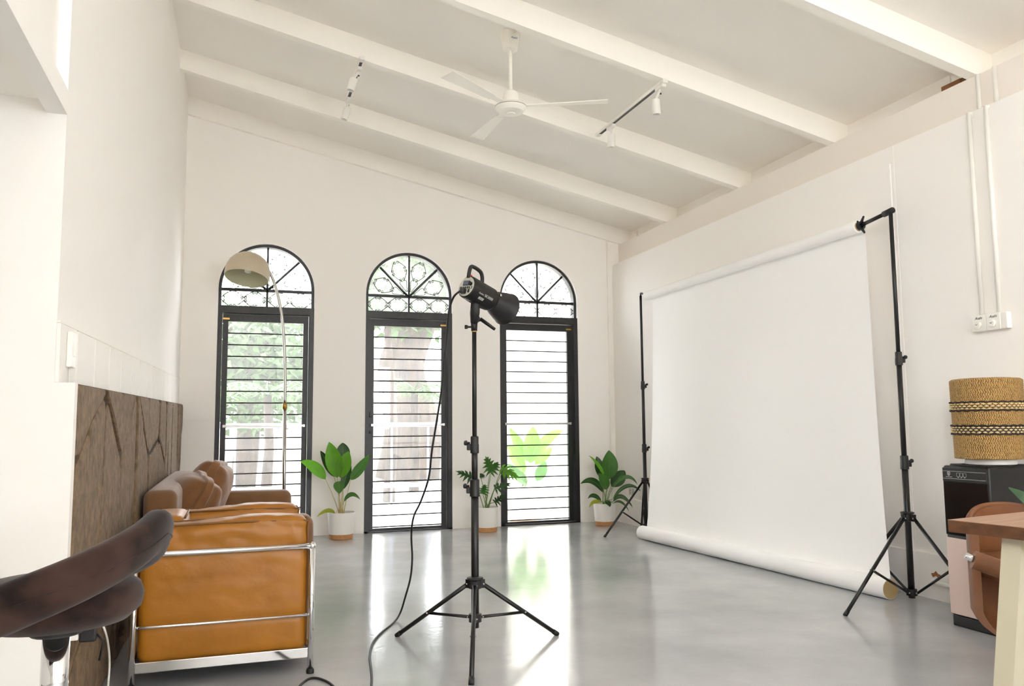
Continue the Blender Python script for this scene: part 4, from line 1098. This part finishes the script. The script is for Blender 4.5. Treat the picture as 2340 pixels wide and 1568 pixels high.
def tub_chair():
    p = ony(2340, 1300, 2.62); c = Vector((p.x+.085, 2.60, 0))
    T = thing('leather_chair', 'tan leather shell chair tucked behind the wooden table', 'chair', c, -.16)
    # shell: back opposite to the viewer, wrapping forward at both sides; faces -Y
    n, mm = 28, 14; R = .27
    def shell(off):
        def fn(u, v):
            a = PI*.5+(u-.5)*2*1.35           # around the back
            taper = .60+.40*min(1, (v+.02)/.22)**.5
            w_ = math.cos((u-.5)*PI*.92)
            z = .155+v*(.395+.12*w_**.8)
            r = (R+off)*taper
            return (r*1.06*math.cos(a), r*.85*math.sin(a)+.02, z)
        return fn
    b = MB(); b.grid(shell(0), n, mm); k = len(b.v); b.grid(shell(-.035), n, mm)
    def idx(i, j, o): return o+i*(mm+1)+j
    for i in range(n):
        for j in (0, mm): b.f.append((idx(i, j, 0), idx(i+1, j, 0), idx(i+1, j, k), idx(i, j, k)))
    for j in range(mm):
        for i in (0, n): b.f.append((idx(i, j, 0), idx(i, j+1, 0), idx(i, j+1, k), idx(i, j, k)))
    b.build('back_shell', M_TAN, T, auto=.9)
    MB().tube([Vector(shell(-.017)(i/n, 1))+Vector((0, 0, .004)) for i in range(n+1)], .012, 8).build('rim', M_TAN, T, smooth=True)
    MB().rbox((0, -.05, .43), (.46, .46, .10), .045, seg=3, flat=4, bulge=(0, 0, .015)).build('seat', M_TAN, T, smooth=True)
    bpy.context.view_layer.update(); inv = T.matrix_world.inverted()
    q0, q1, q2 = [inv @ v for v in (ony(2207, 1270, 2.40), ony(2224, 1279, 2.39), ony(2330, 1316, 2.30))]
    for s_ in (-1, 1):
        f_ = lambda v: Vector((-s_*v.x, v.y, v.z))
        ar = MB().tube([f_(q1), f_(q2)], .034, 16).build('armrest', M_TAN, T, smooth=True, auto=.7)
        MB().tube([f_(q0), f_(q1.lerp(q2, .1))], .013, 12).build('armrest_rod', M_CHROME, ar, smooth=True)
    MB().tube([(0, -.03, .06), (0, -.03, .40)], .028, 14).build('column', M_CHROME, T, smooth=True)
    for k in range(5):
        a = 2*PI*k/5+.3; e = Vector((.20*math.cos(a), -.03+.20*math.sin(a), .05))
        sp = MB().tube([(0, -.03, .085), e+Vector((0, 0, .012))], [.02, .013], 8).build('base_spoke', M_CHROME, T, smooth=True)
        MB().tube([e+Vector((-.012, 0, -.025)), e+Vector((.012, 0, -.025))], .0245, 12).build('caster', M_PLASTIC, sp, smooth=True)
tub_chair()
def edge_plant():
    base = (3.50, 2.72, 0)
    T = thing('floor_plant', 'strap-leaved green plant at the right edge behind the leather chair', 'potted plant', base); O = Vector(base)
    pot(T, .11, .095, .22)
    tip = ony(2305, 1117, 2.80)
    P = [Vector((3.50, 2.72, .2)), Vector((3.42, 2.72, .55)), Vector((tip.x+.07, 2.77, tip.z-.06)), tip]
    for k in range(6):
        if k: 
            a = k*1.15; q = [Vector((3.50, 2.72, .2)), Vector((3.5+.05*math.cos(a), 2.72+.05*math.sin(a), .42)), Vector((3.5+.12*math.cos(a), 2.72+.12*math.sin(a), .60)), Vector((3.5+.19*math.cos(a), 2.72+.16*math.sin(a), .62))]
        else: q = P
        C_ = bez(q, 6); b = MB(); n = len(C_)-1; vs = []
        for i, c in enumerate(C_):
            t = i/n; tg = (C_[min(n, i+1)]-C_[max(0, i-1)]).normalized(); sd = tg.cross(Vector((-.5, -.8, .3))).normalized()
            wd = .021*min(1, .45+t)*min(1, (1.03-t)*4)
            for s_ in (-1, 0, 1): vs.append(c+sd*wd*s_+Vector((0, 0, .006*abs(s_)))-O)
        b.add(vs, [(i*3+k2, i*3+k2+1, i*3+k2+4, i*3+k2+3) for i in range(n) for k2 in (0, 1)])
        b.build('leaf', M_LEAFD, T, smooth=True, recalc=False)
edge_plant()

# ================================================================== CEILING AND WALL FITTINGS
def fan():
    top = onslope(1166, 78, zceil)
    T = thing('ceiling_fan', 'white ceiling fan hanging from a long rod', 'fan', top); 
    s = top.dot(CF)/1862      # metres per pixel there, about
    s = (top-CC).dot(CF)/1862
    def Z(py): return ony(1160, py, top.y).z-top.z
    zc0, zc1, zr, zm0, zm1 = .0, Z(117), Z(214), Z(241), Z(268)
    cn = MB().lathe([(.062*1.0, .03), (.066, -.012), (.060, zc1*.55), (.050, zc1+.012), (.03, zc1)], 28).build('canopy', M_RAFT, T, auto=.7)
    MB().tube([(0, 0, zc1+.01), (0, 0, zr+.02)], .0135, 12).build('down_rod', M_RAFT, T, smooth=True)
    MB().lathe([(.02, zr+.025), (.045, zr+.01), (.055, zr-.02), (.06, zm0+.012)], 28, capb=True).build('motor_cup', M_RAFT, T, auto=.7)
    R = 36*s
    mot = MB().lathe([(.06, zm0+.014), (R*.8, zm0+.010), (R, zm0-.004), (R, zm0-.016), (R*.93, zm0-.028), (R*.80, zm0-.040), (R*.78, zm0-.044), (R*.45, zm0-.050), (.028, zm0-.052), (.026, zm0-.060), (.002, zm0-.062)], 44).build('motor_housing', M_RAFT, T, auto=.8)
    MB().lathe([(R*1.005, zm0-.0145), (R*1.008, zm0-.012), (R*1.005, zm0-.009)], 44, capa=False, capb=False).build('trim_ring', M_STEEL, mot, smooth=True)
    for k in range(3):
        a = math.atan2(CR.y, CR.x)-.12+k*2*PI/3
        mx = Matrix.Translation((0, 0, zm0-.006)) @ Matrix.Rotation(a, 4, 'Z') @ Matrix.Rotation(.16, 4, 'X')
        bl = MB().rbox((R+.32, 0, .0), (.46, .105, .006), .002, mx=mx, fn=lambda q, e: Vector((q.x, q.y*(.8+.2*e[0]), q.z))).build('blade', M_RAFT, T)
        MB().rbox((R+.05, 0, .003), (.13, .045, .008), .002, mx=mx).build('blade_arm', M_RAFT, bl)
    d = CC-top; d.z = 0; d.normalize(); d = (d+Vector((CR.x, CR.y, 0))*.45).normalized(); zt = zc1*.42
    tm = frame_mx(d*.0625+Vector((0, 0, zt)), d, (0, 0, 1))
    text_mesh('Asahi', .022, tm, 'brand_print', M_INKB, cn, shear=.3)
    # feed pipe on the ceiling to the next rafter
    e = onslope(1197, 42, zceil); 
    o = MB().tube([top+Vector((0, -.03, -.012)), e+Vector((0, 0, -.01))], .009, 8).build('fan_conduit', M_RAFT, None, smooth=True)
    tag(o, 'thin white wiring pipe on the ceiling beside the fan canopy', 'conduit')
fan()
def track(label, a, b, spots, labels):
    ma, mb = onslope(a[0], a[1], zraf), onslope(b[0], b[1], zraf); x = (ma.x+mb.x)/2
    T = thing('light_track', label, 'light track', (x, (ma.y+mb.y)/2, zraf(x)-.012))
    y0, y1 = sorted((ma.y, mb.y)); hy = (y1-y0)/2
    MB().rbox((0, 0, 0), (.036, 2*hy, .022), .002).build('rail', M_RAFT, T)
    MB().box(-.011, .011, -hy+.05, hy-.05, -.0122, -.0108).build('slot', M_GLOSSB, T)
    for s_ in (-1, 1): MB().rbox((0, s_*(hy-.012), -.001), (.040, .045, .028), .003).build('end_cap', M_WHITE, T)
    for (ap, tp, bp), lb in zip(spots, labels):
        Y = onslope(ap[0], ap[1], lambda X: zraf(X)-.03).y
        S = thing('spotlight', lb, 'spotlight', (x, Y, zraf(x)-.0235), group='track spotlights'); O = Vector(S.location)
        MB().rbox((0, 0, -.012), (.034, .10, .024), .004).build('adaptor', M_WHITE, S)
        t_ = ony(tp[0], tp[1], Y)-O; b_ = ony(bp[0], bp[1], Y)-O
        d = (b_-t_).normalized()
        MB().tube([(0, 0, -.02), t_+d*.01], .009, 8).build('stem', M_WHITE, S, smooth=True)
        mx = frame_mx(t_, d, (0, 1, .2)); L_ = (b_-t_).length
        can = MB().lathe([(.012, 0), (.027, .006), (.029, .012), (.0295, L_-.004), (.027, L_), (.022, L_), (.020, L_-.02)], 24, mx, capb=True).build('can', M_WHITE, S, auto=.7)
        MB().lathe([(.0155, L_-.019), (.0155, L_-.012)], 16, mx).build('lens', M_PANEL, can)
        MB().tube([(0, 0, -.05), (0, 0, -.058)], .006, 8).build('pivot', M_PLASTIC, S)
track('white light track left of the ceiling fan', (824, 128), (797, 228), [((816, 158), (809, 178), (801, 207)), ((796, 228), (794, 246), (786, 273))], ['white can spotlight upper on the left track', 'white can spotlight lower on the left track'])
track('white light track right of the ceiling fan', (1521, 182), (1364, 304), [((1507, 198), (1498, 226), (1500, 262)), ((1399, 290), (1397, 306), (1397, 337))], ['white can spotlight at the near end of the right track', 'white can spotlight at the far end of the right track'])

# conduits and fan regulators on the right wall
for k, (xa, ya, xb, yb, lb) in enumerate(((2250, 725, 2218, 268, 'left of the two white conduits above the fan regulators'), (2291, 715, 2255, 252, 'right of the two white conduits above the fan regulators'))):
    Y = (onx(xa, ya, XR).y+onx(xb, yb, XR).y)/2
    T = thing('wall_conduit', lb, 'conduit', (XR-.014, Y, 1.65), group='conduits on the right wall')
    z0 = onx(xa, ya, XR).z
    MB().tube([(0, 0, z0-1.65-.005), (0, 0, 2.81-1.65)], .0125, 12).build('lower_pipe', M_WHITE, T, smooth=True)
    dx = XB-.014-(XR-.014); MB().tube([(0, 0, 2.80-1.65), (dx, 0, 2.83-1.65), (dx, 0, 3.05-1.65)], .0125, 12).build('upper_pipe', M_WHITE, T, smooth=True)
def regulators():
    a = onx(2232, 740, XR); b_ = onx(2312, 735, XR); z = onx(2260, 738, XR).z
    w_ = (a.y-b_.y)
    for k, lb in enumerate(('fan regulator with a round dial, left of the pair', 'fan regulator with a round dial, right of the pair')):
        y = a.y-w_*(.21+.42*k)*1.0
        T = thing('fan_regulator', lb, 'switch', (XR, y, z), group='fan regulators on the right wall')
        hw_ = w_*.205
        MB().rbox((-.019, 0, 0), (.038, 2*hw_, .092), .004).build('box', M_WHITE, T)
        kn = MB().lathe([(.021, 0), (.0205, .012), (.017, .016), (.002, .0165)], 24, frame_mx((-.038, 0, -.012), (-1, 0, 0), (0, 0, 1))).build('dial', M_WHITE, T, auto=.6)
        MB().tube([(-.0552, 0, -.012), (-.0552, .008, -.006)], .0012, 4).build('dial_mark', M_INK, kn)
        MB().tube([(-.0552, 0, -.012), (-.0552, -.006, -.005)], .0012, 4).build('dial_mark', M_INK, kn)
        text_mesh('Asahi', .021, frame_mx((-.0385, 0, .028), (-1, 0, 0), (0, 0, 1)), 'brand_print', M_INK, T, shear=.35)
    y = a.y-w_*.92
    o = MB().rbox((0, 0, 0), (.034, w_*.17, .090), .004).build('blank_box', M_WHITE, None); o.location = (XR-.0175, y, z)
    tag(o, 'blank white wall box beside the fan regulators', 'switch')
regulators()
# small things on the walls
def wall_bits():
    # switch on the left wall above the stone
    a = onx(158, 800, xu(3.0)+.014)
    T = thing('light_switch', 'white switch plate on the boarded strip at far left', 'switch', (xu(a.y)+.0125, a.y, a.z))
    MB().rbox((.008, 0, 0), (.016, .078, .118), .003).build('plate', M_WHITE, T)
    MB().rbox((.0165, 0, 0), (.004, .03, .045), .002).build('rocker', M_WHITE, T)
    o = MB().tube([(0, 0, 0), (.003, -.004, -.05), (.002, .006, -.09)], .003, 6).build('switch_wire', M_WHITE, None, smooth=True)
    o.location = (xu(a.y)+.016, a.y, a.z-.06); tag(o, 'short white wire below the left switch plate', 'cable')
    # power strip, plug and white cable by the stone wall
    p = onx(185, 1430, xs(3.3)+.02)
    T = thing('power_socket', 'white wall socket strip on the stone wall behind the stool', 'socket', (xs(p.y)+.006, p.y, p.z))
    MB().rbox((.012, 0, 0), (.022, .20, .05), .003).build('plate', M_WHITE, T)
    for y in (-.03, .03): MB().tube([(.022, y, .004), (.0245, y, .004)], .005, 8).build('socket_hole', M_PLASTIC, T)
    T2 = thing('black_plug', 'black plug in the wall socket behind the stool', 'plug', (xs(p.y)+.03, p.y-.07, p.z-.01))
    MB().rbox((.025, 0, 0), (.05, .045, .05), .006).build('plug_body', M_PLASTIC, T2)
    MB().tube([(.05, 0, -.005), (.07, 0, -.03), (.06, 0, -.09)], .004, 6).build('plug_lead', M_PLASTIC, T2, smooth=True)
    X = xs(3.3)+.06
    px = [(217, 1419), (231, 1424), (241, 1445), (248, 1480), (250, 1520), (247, 1568)]
    pts = [onx(x, y, X-.02+.03*min(1, k/2)) for k, (x, y) in enumerate(px)]
    pts += [Vector((pts[-1].x, pts[-1].y, z)) for z in (.12, .02)]+[Vector((pts[-1].x+.05, pts[-1].y-.3, .006))]
    o = MB().tube(bez(pts, 5), .0038, 8).build('white_cable', M_WHITE, None, smooth=True); tag(o, 'white cable dropping from the wall socket behind the stool', 'cable')
    # outlet low in the corner
    q = onx(1442, 1128, XR-.016)
    T = thing('wall_outlet', 'grey outlet low on the wall behind the corner plant', 'socket', (XR-.0005, q.y, q.z+.02))
    MB().rbox((-.012, 0, 0), (.02, .08, .075), .004).build('plate', M_PANEL, T)
    for d in (-.012, .012): MB().tube([(-.022, 0, d), (-.0235, 0, d)], .006, 8).build('hole', M_PLASTIC, T)
    # broken out PVC pipe near the dispenser
    q = onx(2140, 1326, XR-.022)
    T = thing('pipe_stub', 'white plastic pipe stub leaving a broken hole by the dispenser', 'pipe', (XR-.0222, q.y, q.z))
    MB().tube([(.01, 0, .015), (-.03, -.005, 0), (-.045, -.05, -.004), (-.045, -.30, -.010)], .013, 10).build('pipe', M_WHITE, T, smooth=True)
    MB().lathe([(.0155, 0), (.018, .006), (.018, .03), (.0155, .034)], 12, frame_mx((-.034, -.012, 0), (-.3, -1, 0), (0, 0, 1))).build('elbow', M_WHITE, T, smooth=True)
    pts = [(math.cos(a)*(.030+.008*math.sin(3*a)), .022+math.sin(a)*(.024+.006*math.sin(5*a))) for a in [2*PI*k/12 for k in range(12)]]
    MB().prism(pts, 0, -.0025, -.0003).build('broken_plaster', M_ORANGEW, T)
wall_bits()
